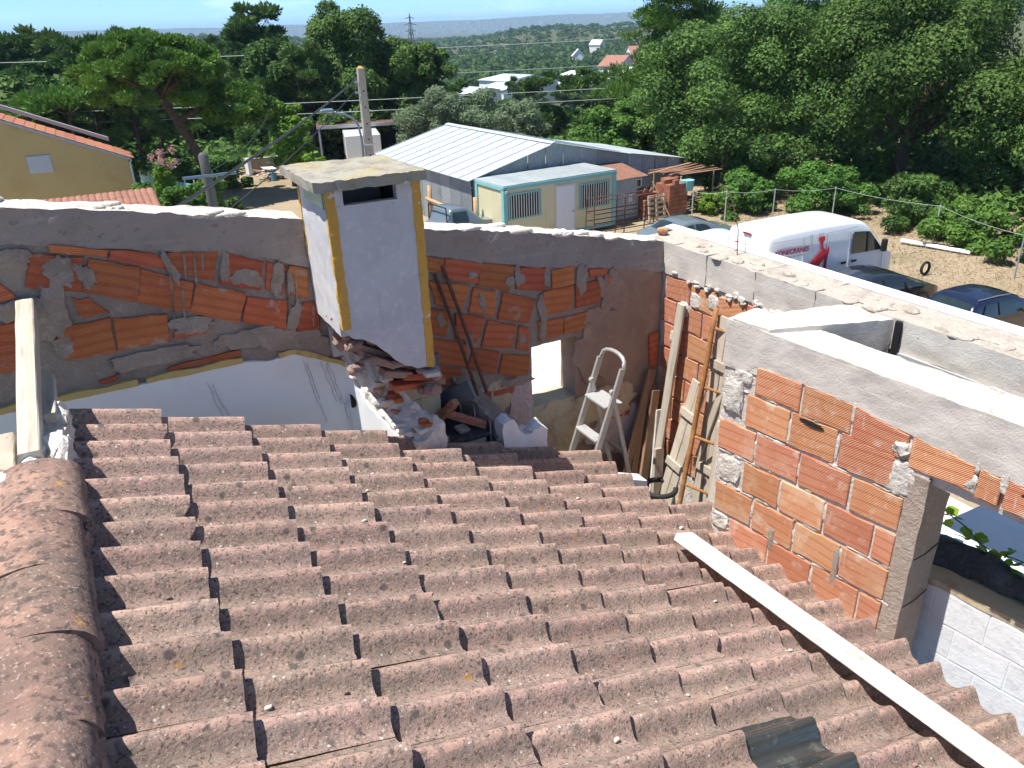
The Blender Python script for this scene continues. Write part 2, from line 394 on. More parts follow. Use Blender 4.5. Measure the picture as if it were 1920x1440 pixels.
mt['maroon'] = M('dark_red_vinyl', (.36, .02, .075), .4)
mt['grey_print'] = M('grey_print', (.2, .25, .24), .5)
mt['line_print'] = M('pale_line_print', (.34, .40, .46), .5)
mt['lamp_red'] = M('lamp_red', (.3, .01, .015), .3)
mt['lamp_clear'] = M('lamp_clear', (.6, .62, .65), .1, spec=.8)
mt['rim'] = M('alloy_rim', (.5, .5, .52), .35, metal=.7)
mt['zinc'] = M('zinc_sheet', (.32, .36, .385), .6, [('noise', 1.2, (.32, .36, .39), .45, .65, .8), ('noise', 6, (.5, .53, .55), .5, .7, .5), ('noise', .8, (.22, .24, .26), .62, .7, .6)], metal=.25, rnd=.18)
mt['zinc_roof'] = M('pale_roof_sheet', (.47, .53, .57), .5, [('noise', 1.5, (.40, .45, .49), .45, .7, .7), ('noise', 8, (.34, .36, .37), .60, .74, .6), ('noise', 2.2, (.36, .31, .27), .66, .74, .5)], metal=.1, rnd=.07)
mt['cabin_roof'] = M('cabin_roof_sheet', (.33, .37, .385), .6, [('noise', 2, (.26, .295, .31), .45, .7, .8), ('noise', 5, (.18, .175, .16), .58, .72, .7)], rnd=.10)
mt['cabin_cream'] = M('cream_panel', (.62, .58, .39), .6, [('noise', 1.4, (.54, .49, .32), .5, .7, .6), ('noise', 2.5, (.40, .36, .25), .58, .72, .55, (4, 4, .4))])
mt['teal'] = M('teal_paint', (.22, .50, .52), .5, [('noise', 6, (.18, .40, .42), .5, .7, .6)])
mt['door_white'] = M('white_door', (.70, .72, .78), .5)
mt['bar_white'] = M('white_bar', (.62, .64, .64), .5)
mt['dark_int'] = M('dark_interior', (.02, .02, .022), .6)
mt['corr_rust'] = M('rusty_corrugated', (.23, .115, .08), .85, [('noise', 3, (.15, .075, .055), .45, .65, .8), ('noise', 10, (.3, .21, .16), .55, .7, .6)])
mt['yellow_house'] = M('ochre_render', (.52, .405, .19), .9, [('noise', .8, (.44, .335, .15), .45, .7, .7), ('noise', 4, (.33, .25, .12), .62, .75, .6, (3, 1, .4))], [('noise', 20, .3, .01)])
mt['clay_roof'] = M('orange_roof_tile', (.40, .165, .10), .85, [('noise', 5, (.33, .125, .075), .45, .7, .7), ('noise', 20, (.26, .12, .08), .6, .72, .5)], rnd=.14, rndhue=.01)
mt['shed_tile'] = M('red_shed_tile', (.30, .15, .11), .9, [('noise', 5, (.21, .095, .07), .45, .7, .7), ('noise', 20, (.36, .24, .18), .6, .72, .5)], rnd=.14)
mt['fascia'] = M('grey_fascia', (.42, .44, .45), .7)
mt['shutter'] = M('pale_shutter', (.55, .60, .66), .5)
mt['pole'] = M('concrete_pole', (.36, .335, .30), .95, [('noise', 10, (.27, .25, .22), .45, .7, .8)], [('noise', 40, .5, .01)])
mt['pole_grey'] = M('grey_wood_pole', (.11, .115, .115), .9, [('noise', 6, (.065, .07, .07), .45, .7, .8, (4, 4, .4))])
mt['steel_blue'] = M('blue_grey_steel', (.17, .25, .33), .45, metal=.3)
mt['cable'] = M('black_cable', (.04, .045, .05), .6)
mt['wire'] = M('pale_wire', (.5, .54, .52), .5, metal=.3)
mt['clay_block'] = M('stacked_block', (.33, .14, .085), .9, [('wavez', 12, (.22, .09, .055), .5, .9, .6), ('noise', 8, (.27, .11, .07), .5, .7, .7)], rnd=.2)
mt['bark'] = M('bark', (.12, .088, .065), .95, [('noise', 6, (.06, .042, .032), .45, .65, .9, (3, 3, .5)), ('noise', 3, (.2, .15, .12), .58, .7, .6)], [('noise', 18, .9, .05)])
mt['bark_grey'] = M('bark_grey', (.17, .15, .13), .95, [('noise', 6, (.08, .07, .06), .45, .65, .9, (3, 3, .5))], [('noise', 18, .9, .05)])
def leafm(name, base, dark, light, scale, tr=.25):
    return M(name, base, .55, [('noise', scale, dark, .42, .62, .8), ('noise', scale * 3.1, light, .52, .68, .75)], trans=tr, rnd=.10, rndhue=.012, spec=.12)
mt['leaf_oak'] = leafm('leaf_oak', (.10, .19, .045), (.036, .084, .024), (.20, .315, .072), .42)
mt['leaf_pine'] = leafm('leaf_pine', (.125, .24, .044), (.062, .14, .032), (.215, .35, .06), .45)
mt['leaf_pine_far'] = leafm('leaf_pine_far', (.10, .18, .048), (.052, .108, .033), (.165, .255, .068), .3)
mt['leaf_woods'] = leafm('leaf_woods', (.066, .135, .036), (.034, .078, .024), (.11, .19, .052), .12)
mt['leaf_olive'] = leafm('leaf_olive', (.16, .22, .125), (.10, .15, .085), (.235, .30, .18), .6)
mt['leaf_lemon'] = leafm('leaf_lemon', (.15, .265, .034), (.08, .16, .027), (.23, .36, .05), .8)
mt['leaf_bush'] = leafm('leaf_bush', (.11, .225, .042), (.055, .125, .028), (.19, .32, .068), .9)
mt['leaf_vine'] = M('leaf_vine', (.20, .38, .035), .5, [('noise', 9, (.12, .26, .03), .45, .65, .7)], trans=.35, rnd=.25, rndhue=.03)
mt['leaf_dry'] = M('leaf_dry', (.30, .235, .14), .9, [('noise', 2, (.2, .16, .09), .45, .65, .8)], rnd=.1)
mt['flower'] = M('pink_flower', (.75, .5, .5), .7)
mt['ground_far'] = mt['dust']

# ================================================================ THE SETTING
VIEW_AZ = R(27.724)
def polar(r, a):               # a in degrees to the right of the view direction
    t = VIEW_AZ + R(a)
    return EYE.x + r * math.sin(t), EYE.y + r * math.cos(t)

def sstep(a, b, x):
    t = min(1, max(0, (x - a) / (b - a)))
    return t * t * (3 - 2 * t)

def height(x, y):
    dx, dy = x - EYE.x, y - EYE.y
    r = math.hypot(dx, dy)
    a = math.degrees(math.atan2(dx, dy) - VIEW_AZ)
    a = (a + 180) % 360 - 180
    drop = -9 * sstep(57, 92, r) - 5 * sstep(92, 200, r)
    right = sstep(15, 23, a) * (1 - sstep(80, 120, a))
    left = 1 - sstep(-17, -9, a)
    drop = drop * (1 - right) * (1 - .85 * left) + right * (1.5 * sstep(120, 300, r) + 5 * sstep(330, 600, r))
    ridge = math.exp(-((r - 950) / 260) ** 2) * (2 + 12 * sstep(-3.5, 3, a) * (1 - right) + 3 * left)
    far = -14 * sstep(1300, 2500, r) + math.exp(-((r - 6200) / 700) ** 2) * (66 + 20 * sstep(-6, 12, a) + 9 * mnoise.noise(Vector((a * .25, 3.3, 0))) + 5 * mnoise.noise(Vector((a * .9, 7.3, 0))))
    bump = mnoise.noise(Vector((x * .02, y * .02, 0))) * 2.0 * sstep(75, 160, r) + mnoise.noise(Vector((x * .35, y * .35, 4))) * .05
    return drop + ridge + far + bump * (1 if r < 3000 else 0)

rr = [0.5] + [2.0 * 1.075 ** k for k in range(0, 113)]
NA_ = 220
mb = MB()
for r in rr:
    for k in range(NA_):
        x, y = polar(r, k * 360 / NA_)
        mb.v.append((x, y, height(x, y) - .02))
for i in range(len(rr) - 1):
    for k in range(NA_):
        mb.f.append((i * NA_ + k, i * NA_ + (k + 1) % NA_, (i + 1) * NA_ + (k + 1) % NA_, (i + 1) * NA_ + k))
# the open yard is sand; under the woods and beyond, dark litter
gm = mt['dust'].node_tree
gp = next(n for n in gm.nodes if n.type == 'BSDF_PRINCIPLED'); gl = gp.inputs['Base Color'].links[0].from_socket
ge = gm.nodes.new('ShaderNodeNewGeometry'); gd = gm.nodes.new('ShaderNodeVectorMath'); gd.operation = 'DISTANCE'; gd.inputs[1].default_value = (13, 22, 0)
gr = gm.nodes.new('ShaderNodeMapRange'); gr.inputs['From Min'].default_value = 33; gr.inputs['From Max'].default_value = 46
gx = gm.nodes.new('ShaderNodeMixRGB'); gx.inputs['Color2'].default_value = (.085, .095, .045, 1)
gm.links.new(ge.outputs['Position'], gd.inputs[0]); gm.links.new(gd.outputs['Value'], gr.inputs['Value']); gm.links.new(gr.outputs[0], gx.inputs['Fac'])
gm.links.new(gl, gx.inputs['Color1']); gm.links.new(gx.outputs[0], gp.inputs['Base Color'])
g = put('ground', mb.mesh('ground', True), mt['dust'])
tag(g, 'sandy earth yard with dry grass running out to wooded valley and far hills', 'ground', kind='structure')

p = MB().box((4.0, 8.4, .03), (11, 13, .1)).build('patio', mt['patio'])
tag(p, 'pale concrete patio outside the wall opening', 'patio', kind='structure')

# ---------------------------------------------------------------- house floor
fl = MB().box((-3.2, -3.6, 4.6), (6.3, 7.0, .2)).build('floor', mt['floor'])
tag(fl, 'dusty floor of the stripped rooms', 'floor', kind='structure')

# ---------------------------------------------------------------- gable wall (raked, in shade)
RAKE = lerp_table([(-6.2, -.46), (-4.4, -.78), (-3.65, -.909), (-2.86, -1.054), (-2.057, -1.231), (-1.21, -1.384), (0, -1.633)])
BEAMB = lerp_table([(-6.2, -.66), (-4.448, -.965), (-3.69, -1.12), (-3.14, -1.248), (-2.88, -1.36), (-2.05, -1.42), (-1.65, -1.53), (-1.22, -1.64), (-.6, -1.75), (0, -1.88)])
gw = thing('gable_wall', 'raked brick gable wall in shade with rough cast concrete beam along its top', 'wall', (-3, .1, 0))
T = .23
def core(name, x0, x1, zb, zt, mat, y0=0.0, y1=T, res=(40, 1, 20), amp=.012, seed=1, keep=None):
    fz0 = zb if callable(zb) else (lambda x: zb); fz1 = zt if callable(zt) else (lambda x: zt)
    def fn(u, v, w):
        x = x0 + (x1 - x0) * u
        return (x, y0 + (y1 - y0) * v, Z(fz0(x) + (fz1(x) - fz0(x)) * w))
    return rsolid(name, fn, res, mat, gw, amp, 7, seed, .4 * amp, keep=keep)
under = lambda x: BEAMB(x) + .02
core('wall_core', -6.2, -1.25, -8.8, under, mt['mortar'], seed=1, res=(70, 1, 90))
core('wall_core', -1.25, -.845, -2.275, under, mt['mortar'], seed=2, res=(8, 2, 8), amp=.008)
core('wall_core', -.845, .0, -8.8, under, mt['plaster_brown'], seed=3, res=(14, 2, 90), amp=.008)
core('wall_core', -1.25, -.845, -8.8, -2.8, mt['plaster_cream'], seed=4, res=(8, 2, 60), amp=.008)
def beam_piece(x0, x1, seed):
    n = max(10, int((x1 - x0) * 26))
    def fn(u, v, w):
        x = x0 + (x1 - x0) * u
        return (x, -.012 + (T + .03) * v, Z(BEAMB(x) + (RAKE(x) - BEAMB(x)) * w))
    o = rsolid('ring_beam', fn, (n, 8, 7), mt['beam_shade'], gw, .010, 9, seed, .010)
    o.data.materials.append(mt['conc_top_sun'])
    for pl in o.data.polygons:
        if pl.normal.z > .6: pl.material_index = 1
    # lumps of mortar left along the top
    mb = MB(); rg = random.Random(seed)
    return o
beam_piece(-6.2, -2.86, 11)
beam_piece(-2.29, -.005, 12)
rg = random.Random(5)
def lump(name, c, s, mat, parent, seed, res=5):
    def fn(u, v, w):
        p = Vector((u - .5, v - .5, w - .5)) * 2
        q = p.normalized() * max(abs(p.x), abs(p.y), abs(p.z)) if p.length > 0 else p
        p = p.lerp(q, .75)
        return (c[0] + p.x * s[0] / 2, c[1] + p.y * s[1] / 2, c[2] + p.z * s[2] / 2)
    return rsolid(name, fn, (res, res, res), mat, parent, .28 * min(s), 2.2 / max(s), seed, .1 * min(s))
for i in range(26):
    x = rg.uniform(-5.6, -.1)
    if -2.95 < x < -2.2: continue
    lump('mortar_lump', (x, rg.uniform(.0, .2), Z(RAKE(x)) + .004), (rg.uniform(.06, .22), rg.uniform(.05, .12), rg.uniform(.02, .045)), mt['conc_top_sun'], gw, i)

def brick(poly, mat, parent, y=0.0, proud=.014, depth=.03, frame=None, name='brick', inset=.006):
    """one brick face: polygon (x,z) on a wall plane, chamfered edge; local X along its bed so the ribs follow it"""
    pts = [Vector((a, b)) for a, b in poly]
    c = sum(pts, Vector((0, 0))) / len(pts)
    n = len(pts)
    best = max(range(n), key=lambda i: abs((pts[(i + 1) % n] - pts[i]).x))
    e = pts[(best + 1) % n] - pts[best]
    if e.x < 0: e = -e
    an = math.atan2(e.y, e.x)
    rot = Matrix.Rotation(-an, 2)
    loc = [rot @ (q - c) for q in pts]
    inn = [q * (1 - inset / max(.02, q.length)) for q in loc]
    mb = MB()
    mb.v = [(q.x, -proud, q.y) for q in inn] + [(q.x, -proud + .005, q.y) for q in loc] + [(q.x, depth, q.y) for q in loc]
    mb.f = [tuple(range(n))] + [(i, i + n, (i + 1) % n + n, (i + 1) % n) for i in range(n)] + [(i + n, i + 2 * n, (i + 1) % n + 2 * n, (i + 1) % n + n) for i in range(n)]
    me = mb.mesh(name)
    if frame is None:
        o = put(name, me, mat)
        o.location = (c.x, y, Z(c.y)); o.rotation_euler = (0, -an, 0)
    else:
        org, ax = frame            # wall frame: origin (x,y), rotation about z
        o = put(name, me, mat)
        o.location = (org[0] + math.cos(ax) * c.x, org[1] + math.sin(ax) * c.x, Z(c.y))
        o.rotation_mode = 'XYZ'
        o.rotation_euler = (Matrix.Rotation(ax, 3, 'Z') @ Matrix.Rotation(-an, 3, 'Y')).to_euler()
    if parent is not None:
        o.parent = parent; o.matrix_parent_inverse = world_xf(parent).inverted()
    return o
BR = [[(-4.225,-1.001),(-3.962,-1.078),(-3.975,-1.112),(-4.231,-1.044)],[(-3.942,-1.079),(-3.728,-1.133),(-3.685,-1.181),(-3.7,-1.229),(-3.956,-1.128)],[(-3.66,-1.143),(-3.387,-1.175),(-3.448,-1.344),(-3.695,-1.233)],[(-3.35,-1.193),(-3.139,-1.277),(-3.179,-1.444),(-3.4,-1.371)],[(-3.115,-1.29),(-3.005,-1.335),(-3.05,-1.50),(-3.15,-1.455)],[(-2.988,-1.335),(-2.873,-1.374),(-2.894,-1.557),(-3.028,-1.511)],
[(-4.331,-1.041),(-4.094,-1.102),(-4.143,-1.284),(-4.389,-1.21)],[(-4.056,-1.114),(-3.819,-1.206),(-3.881,-1.39),(-4.138,-1.285)],[(-3.806,-1.218),(-3.552,-1.338),(-3.618,-1.51),(-3.874,-1.395)],[(-3.529,-1.348),(-3.274,-1.462),(-3.347,-1.634),(-3.601,-1.511)],[(-3.266,-1.486),(-3.034,-1.55),(-3.07,-1.74),(-3.316,-1.634)],[(-2.936,-1.582),(-2.835,-1.609),(-2.855,-1.792),(-3.002,-1.761)],
[(-4.65,-1.10),(-4.505,-1.172),(-4.459,-1.26),(-4.7,-1.29)],[(-4.191,-1.316),(-4.118,-1.33),(-4.033,-1.431),(-4.183,-1.431)],[(-4.319,-1.469),(-4.046,-1.465),(-4.056,-1.669),(-4.311,-1.66)],[(-4.021,-1.47),(-3.747,-1.507),(-3.759,-1.671),(-4.033,-1.661)],[(-3.717,-1.609),(-3.537,-1.628),(-3.549,-1.664),(-3.727,-1.656)],[(-4.78,-1.394),(-4.5,-1.4),(-4.545,-1.66),(-4.8,-1.655)],[(-4.178,-1.826),(-4.073,-1.813),(-4.085,-1.843),(-4.179,-1.852)],[(-3.786,-1.83),(-3.609,-1.818),(-3.609,-1.851),(-3.803,-1.859)],[(-3.6,-1.819),(-3.367,-1.819),(-3.38,-1.857),(-3.6,-1.85)],
[(-2.16,-1.40),(-1.946,-1.462),(-1.953,-1.546),(-2.16,-1.51)],[(-1.92,-1.466),(-1.649,-1.539),(-1.693,-1.679),(-1.939,-1.595)],[(-1.639,-1.532),(-1.381,-1.601),(-1.435,-1.775),(-1.685,-1.694)],[(-1.333,-1.627),(-1.118,-1.663),(-1.131,-1.831),(-1.377,-1.777)],[(-1.069,-1.689),(-.864,-1.688),(-.874,-1.83),(-1.06,-1.83)],[(-.727,-1.739),(-.566,-1.752),(-.569,-1.812),(-.716,-1.805)],
[(-2.053,-1.603),(-1.749,-1.686),(-1.823,-1.85),(-2.014,-1.77)],[(-1.722,-1.705),(-1.549,-1.763),(-1.568,-1.96),(-1.761,-1.88)],[(-1.484,-1.793),(-1.223,-1.896),(-1.288,-2.061),(-1.53,-1.98)],[(-1.142,-1.847),(-.874,-1.842),(-.895,-2.024),(-1.145,-2.035)],[(-.853,-1.845),(-.607,-1.852),(-.637,-2.018),(-.842,-2.025)],[(-.575,-1.83),(-.509,-1.829),(-.562,-1.917)],
[(-2.16,-1.77),(-1.922,-1.848),(-1.962,-2.024),(-2.16,-1.95)],[(-1.87,-1.876),(-1.644,-1.957),(-1.729,-2.129),(-1.883,-2.059)],[(-1.616,-1.98),(-1.387,-2.065),(-1.433,-2.236),(-1.674,-2.169)],[(-1.358,-2.08),(-1.279,-2.106),(-1.284,-2.294),(-1.384,-2.253)],[(-1.187,-2.078),(-.97,-2.095),(-.981,-2.227),(-1.19,-2.22)],[(-.948,-2.089),(-.713,-2.08),(-.7,-2.214),(-.96,-2.221)],
[(-2.1,-2.01),(-1.804,-2.13),(-1.825,-2.301),(-2.1,-2.20)],[(-1.75,-2.17),(-1.533,-2.247),(-1.58,-2.417),(-1.798,-2.326)],[(-1.504,-2.273),(-1.275,-2.335),(-1.3,-2.515),(-1.541,-2.427)],
[(-2.05,-2.24),(-1.86,-2.32),(-1.88,-2.44),(-2.06,-2.40)]]
for i, q in enumerate(BR):
    # ragged brick outlines: nibble the corners a little
    rg = random.Random(100 + i)
    q2 = []
    cq = sum((Vector(p) for p in q), Vector((0, 0))) / len(q)
    q = [tuple(cq + (Vector(p) - cq) * 1.05) for p in q]
    for a in range(len(q)):
        p0, p1 = Vector(q[a]), Vector(q[(a + 1) % len(q)])
        q2.append(p0 + Vector((rg.uniform(-.006, .006), rg.uniform(-.006, .006))))
        for t in (.33, .67):
            q2.append(p0.lerp(p1, t) + Vector((rg.uniform(-.004, .004), rg.uniform(-.007, .007))))
    brick([tuple(p) for p in q2], mt['brick'], gw, proud=.018 + rg.uniform(-.003, .004))
# mortar daubs smeared over the bricks
def daub(name, c, w, h, mat, parent, seed, y=-.018, an=0, th=.02):
    """thin trowelled smear with a ragged outline"""
    n = 44
    mb = MB()
    def ring(sc, yy, jit):
        for k in range(n):
            t = k * 2 * math.pi / n
            d = Vector((math.cos(t), math.sin(t)))
            pr = 1 + .40 * mnoise.noise(Vector((d.x * 1.1, d.y * 1.1, seed * 3.7))) + .30 * mnoise.noise(Vector((d.x * 3.5, d.y * 3.5, seed * 1.9 + 5)))
            q = (abs(d.x) ** 3 + abs(d.y) ** 3) ** (-1 / 3) * pr * sc
            x, z = d.x * w / 2 * q, d.y * h / 2 * q
            x, z = x * math.cos(an) - z * math.sin(an), x * math.sin(an) + z * math.cos(an)
            mb.v.append((c[0] + x, yy + jit * mnoise.noise(Vector((x * 40, z * 40, seed))), Z(c[1]) + z))
    ring(1, y + .012, 0); ring(.96, y - th * .22, .004); ring(.66, y - th * .34, .006); ring(.3, y - th * .34, .006)
    mb.v.append((c[0], y - th * .3, Z(c[1])))
    for q in range(3):
        mb.f += [(q * n + k, (q + 1) * n + k, (q + 1) * n + (k + 1) % n, q * n + (k + 1) % n) for k in range(n)]
    mb.f += [(3 * n + k, 4 * n, 3 * n + (k + 1) % n) for k in range(n)]
    return mb.build(name, mat, parent)
DB = [(-4.22, -1.17, .15, .17, 0), (-4.32, -1.38, .2, .3, 0), (-4.10, -1.20, .075, .17, .2), (-4.42, -1.05, .2, .12, 0), (-3.36, -1.27, .05, .19, -.2), (-3.25, -1.36, .20, .10, -.3), (-3.07, -1.40, .08, .2, -.3), (-3.0, -1.66, .07, .2, -.5),
      (-4.30, -1.58, .09, .14, 0), (-2.99, -1.45, .03, .16, .1), (-3.66, -1.22, .04, .22, .3), (-3.62, -1.6, .25, .1, -.1), (-3.32, -1.74, .4, .12, 0), (-3.85, -1.75, .5, .11, 0), (-4.5, -1.33, .15, .1, 0), (-3.05, -1.82, .35, .14, -.1), (-2.93, -1.9, .3, .16, 0),
      (-1.72, -1.61, .07, .05, 0), (-1.43, -1.71, .07, .07, 0), (-1.33, -1.71, .06, .07, 0), (-1.36, -1.68, .05, .18, .1), (-1.11, -1.73, .05, .17, 0), (-.80, -1.80, .10, .24, 0), (-1.78, -2.09, .07, .1, 0), (-1.16, -1.98, .07, .2, .2), (-1.15, -2.15, .05, .2, 0), (-.62, -1.86, .05, .1, .4), (-1.66, -1.83, .05, .15, .3), (-1.99, -1.9, .05, .12, .2), (-1.34, -2.18, .06, .1, 0), (-2.0, -2.5, .3, .1, 0), (-1.4, -2.52, .3, .08, 0)]
for i, (x, z, w, h, an) in enumerate(DB):
    daub('mortar_daub', (x, z), w, h, mt['mortar'], gw, i, an=an)
# drips of cement running over the bricks
for i, (x, z, L) in enumerate([(-3.70, -1.14, .42), (-3.60, -1.15, .15), (-3.55, -1.16, .2), (-3.03, -1.33, .3), (-2.98, -1.37, .2), (-3.66, -1.3, .4), (-3.5, -1.17, .1), (-2.90, -1.6, .15)]):
    daub('cement_drip', (x + .02, z - L / 2), .013, L, mt['mortar'], gw, 60 + i, an=-.12, y=-.021, th=.004)
# lower, painted part of the wall with its ochre edge
WT = lerp_table([(-6.2, -1.90), (-3.35, -1.895), (-3.2, -1.93), (-3.05, -1.90), (-2.75, -2.05), (-2.6, -2.2)])
core('white_plaster', -6.2, -2.66, -4.1, WT, mt['white_wall'], y0=-.028, y1=.01, res=(70, 1, 8), amp=.004, seed=8)
ET = lambda x: WT(x) + .034 + .006 * math.sin(x * 23)
def edge(x0, x1, seed):
    core('ochre_edge_strip', x0, x1, lambda x: WT(x) - .004, ET, mt['yellow_trim'], y0=-.034, y1=.01, res=(int((x1 - x0) * 30), 1, 1), amp=.006, seed=seed)
edge(-6.2, -3.98, 21); edge(-3.93, -3.36, 22); edge(-3.14, -2.72, 23)
rg = random.Random(4)
for i, (x, z) in enumerate([(-3.6, -1.98), (-3.57, -1.99), (-3.0, -1.97), (-2.98, -1.99), (-2.88, -2.0), (-2.85, -2.02), (-2.83, -2.03)]):
    pts = [(x + .008 * j + rg.uniform(-.008, .008), -.0325, Z(z - .04 * j)) for j in range(rg.randrange(8, 14))]
    MB().tube(pts, .0012, 4).build('crack', mt['trim_black'], gw)
# damp brown render right of the bricks, cream and pink patches below
for i, (x, z, w, h) in enumerate([(-.52, -1.95, .22, .3), (-.62, -2.2, .3, .3), (-.7, -2.45, .3, .5), (-.5, -1.83, .1, .12)]):
    daub('brown_render', (x, z), w, h, mt['plaster_brown'], gw, 90 + i, y=-.016, th=.01)
daub('cream_render', (-1.05, -3.05), .75, .5, mt['plaster_cream'], gw, 71, y=-.012, th=.015)
daub('cream_render', (-.55, -2.95), .6, .3, mt['plaster_cream'], gw, 72, y=-.02, th=.015)
daub('cream_render', (-1.55, -2.62), .22, .25, mt['plaster_cream'], gw, 73, y=-.012, th=.012)
daub('pink_render', (-1.36, -2.68), .22, .5, mt['plaster_pink'], gw, 74, y=-.014, th=.012)
daub('pink_render', (-1.72, -2.62), .26, .22, mt['plaster_pink'], gw, 75, y=-.012, th=.012)
daub('pink_render', (-.45, -3.25), .5, .4, mt['plaster_pink'], gw, 76, y=-.016, th=.012)
for i, q in enumerate([[(-1.98, -2.53), (-1.62, -2.55), (-1.62, -2.66), (-1.98, -2.64)], [(-1.60, -2.56), (-1.42, -2.56), (-1.42, -2.60), (-1.60, -2.60)], [(-.12, -2.42), (-.02, -2.40), (-.03, -2.75), (-.10, -2.70)], [(-.5, -3.0), (-.28, -3.0), (-.3, -3.12), (-.5, -3.1)]]):
    brick(q, mt['brick'], gw, proud=.022)

# ---------------------------------------------------------------- side wall at the far right (sunlit, long)
sw = thing('side_wall', 'long sunlit outer wall with cracked grey beam over orange bricks and white strip on top', 'wall', (.15, -3, 0))
def blk(name, x0, x1, y0, y1, z0, z1, mat, res, par, amp, seed, fine=None, topmat=None, freq=9):
    o = rsolid(name, lambda u, v, w: (x0 + (x1 - x0) * u, y0 + (y1 - y0) * v, Z(z0 + (z1 - z0) * w)), res, mat, par, amp, freq, seed, amp * .5 if fine is None else fine)
    if topmat:
        o.data.materials.append(topmat)
        for pl in o.data.polygons:
            if pl.normal.z > .6: pl.material_index = 1
    return o
blk('wall_core', .012, .30, -2.12, .24, -8.8, -1.86, mt['mortar_light'], (1, 60, 60), sw, .006, 41)
# beam in cracked lengths
for i, (a, b) in enumerate([(.235, -.52), (-.525, -1.02), (-1.024, -1.55), (-1.555, -3.6), (-3.605, -6.0)]):
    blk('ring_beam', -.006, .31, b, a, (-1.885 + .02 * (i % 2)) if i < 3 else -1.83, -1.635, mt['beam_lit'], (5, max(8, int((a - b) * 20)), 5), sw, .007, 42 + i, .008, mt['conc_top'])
rg = random.Random(9)
for i in range(30):
    lump('mortar_lump', (rg.uniform(.02, .2), rg.uniform(-3.2, .1), Z(-1.632)), (rg.uniform(.05, .12), rg.uniform(.06, .2), rg.uniform(.015, .04)), mt['conc_top'], sw, 200 + i)
for i in range(34):
    lump('mortar_lump', (-.008, rg.uniform(-1.7, .05), Z(-1.87 + rg.uniform(-.03, .02))), (.03, rg.uniform(.03, .08), rg.uniform(.02, .05)), mt['mortar_light'], sw, 240 + i, 4)
SWF = ((0.0, 0.0), -math.pi / 2)      # wall frame: its x runs towards the camera
for row in range(8):
    z1 = -1.885 - row * .213; k = 0
    x = .06 - (.15 if row % 2 else 0)
    while x < 1.85:
        w = .288
        a, b = max(x, .03), min(x + w, 1.9)
        if b - a > .05:
            r_ = random.Random(row * 50 + k)
            top = [(a + (b - a) * t, z1 - (.03 * r_.random() if row == 0 else r_.uniform(0, .006))) for t in (0, .33, .67, 1)]
            bot = [(a + (b - a) * t, z1 - .198 + r_.uniform(-.005, .005)) for t in (1, .67, .33, 0)]
            brick(top + bot, mt['brick_near'], sw, frame=SWF, proud=.004)
        x += w + .016; k += 1
for i, (m_, z) in enumerate([(.42, -2.02), (.30, -2.12), (.62, -1.98), (.95, -2.2), (.2, -2.4)]):
    lump('mortar_daub', (0, -m_, Z(z)), (.03, .12, .13), mt['mortar_light'], sw, 300 + i)
st = MB()
st.prism([(.285, Z(-1.625)), (.385, Z(-1.615)), (.39, Z(-1.66)), (.375, Z(-1.70)), (.37, Z(-1.70)), (.38, Z(-1.655)), (.375, Z(-1.632)), (.29, Z(-1.64))], 'y', .36, -6.0)
st.build('metal_strip', mt['coping'], sw)
stb = MB().box((.335, -2.8, Z(-1.655)), (.07, 6.2, .03)).build('strip_batten', mt['trim_black'], sw)
bx = lump('tile_offcut', (.12, .17, Z(-1.60)), (.09, .07, .055), mt['brick_near'], None, 333)
tag(bx, 'small orange brick offcut lying on the wall corner', 'brick')
rod = MB().tube([(.20, -.62, Z(-1.68)), (.205, -.60, Z(-1.45)), (.17, -.53, Z(-1.2)), (.16, -.45, Z(-1.14))], .0045, 6).build('bent_wire', mt['rust_dark'], None)
tag(rod, 'thin bent dark wire sticking up from the side wall top', 'wire')

# cross beam and inner face of the small side room
cb = thing('cross_wall', 'short cross wall with broad pale concrete top joining the two right walls', 'wall', (-.3, -1.8, 0))
def cwz(x): return -1.645
fn = hexa([(-.76, -1.60, Z(-1.95)), (.0, -1.80, Z(-1.95)), (-.72, -1.86, Z(-1.95)), (-.008, -2.13, Z(-1.95)), (-.76, -1.60, Z(-1.645)), (.0, -1.80, Z(-1.645)), (-.72, -1.86, Z(-1.645)), (-.008, -2.13, Z(-1.645))])
o = rsolid('beam', fn, (20, 8, 6), mt['beam_lit'], cb, .006, 9, 51, .006)
o.data.materials.append(mt['conc_top_sun'])
for pl in o.data.polygons:
    if pl.normal.z > .6: pl.material_index = 1
rsolid('wall_core', hexa([(-.75, -1.62, 0), (.0, -1.82, 0), (-.71, -1.84, 0), (-.01, -2.11, 0), (-.75, -1.62, Z(-1.95)), (.0, -1.82, Z(-1.95)), (-.71, -1.84, Z(-1.95)), (-.01, -2.11, Z(-1.95))]), (6, 2, 40), mt['mortar_light'], cb, .008, 6, 52)
cr = MB().box((-.022, -2.175, Z(-1.79)), (.03, .035, .30), rz=.3).build('corner_upright', mt['trim_black'], cb)  # black strip painting the shadowed gap in this corner
blk('dark_gap_block', .10, .30, -6.0, -2.13, -2.45, -1.82, mt['mortar'], (1, 40, 6), sw, .006, 48)  # block added behind the beam to keep the gap below it dark
al = MB().box((-.010, -4.0, Z(-1.842)), (.02, 3.7, .022)).build('metal_edge', mt['steel_strip'], sw)

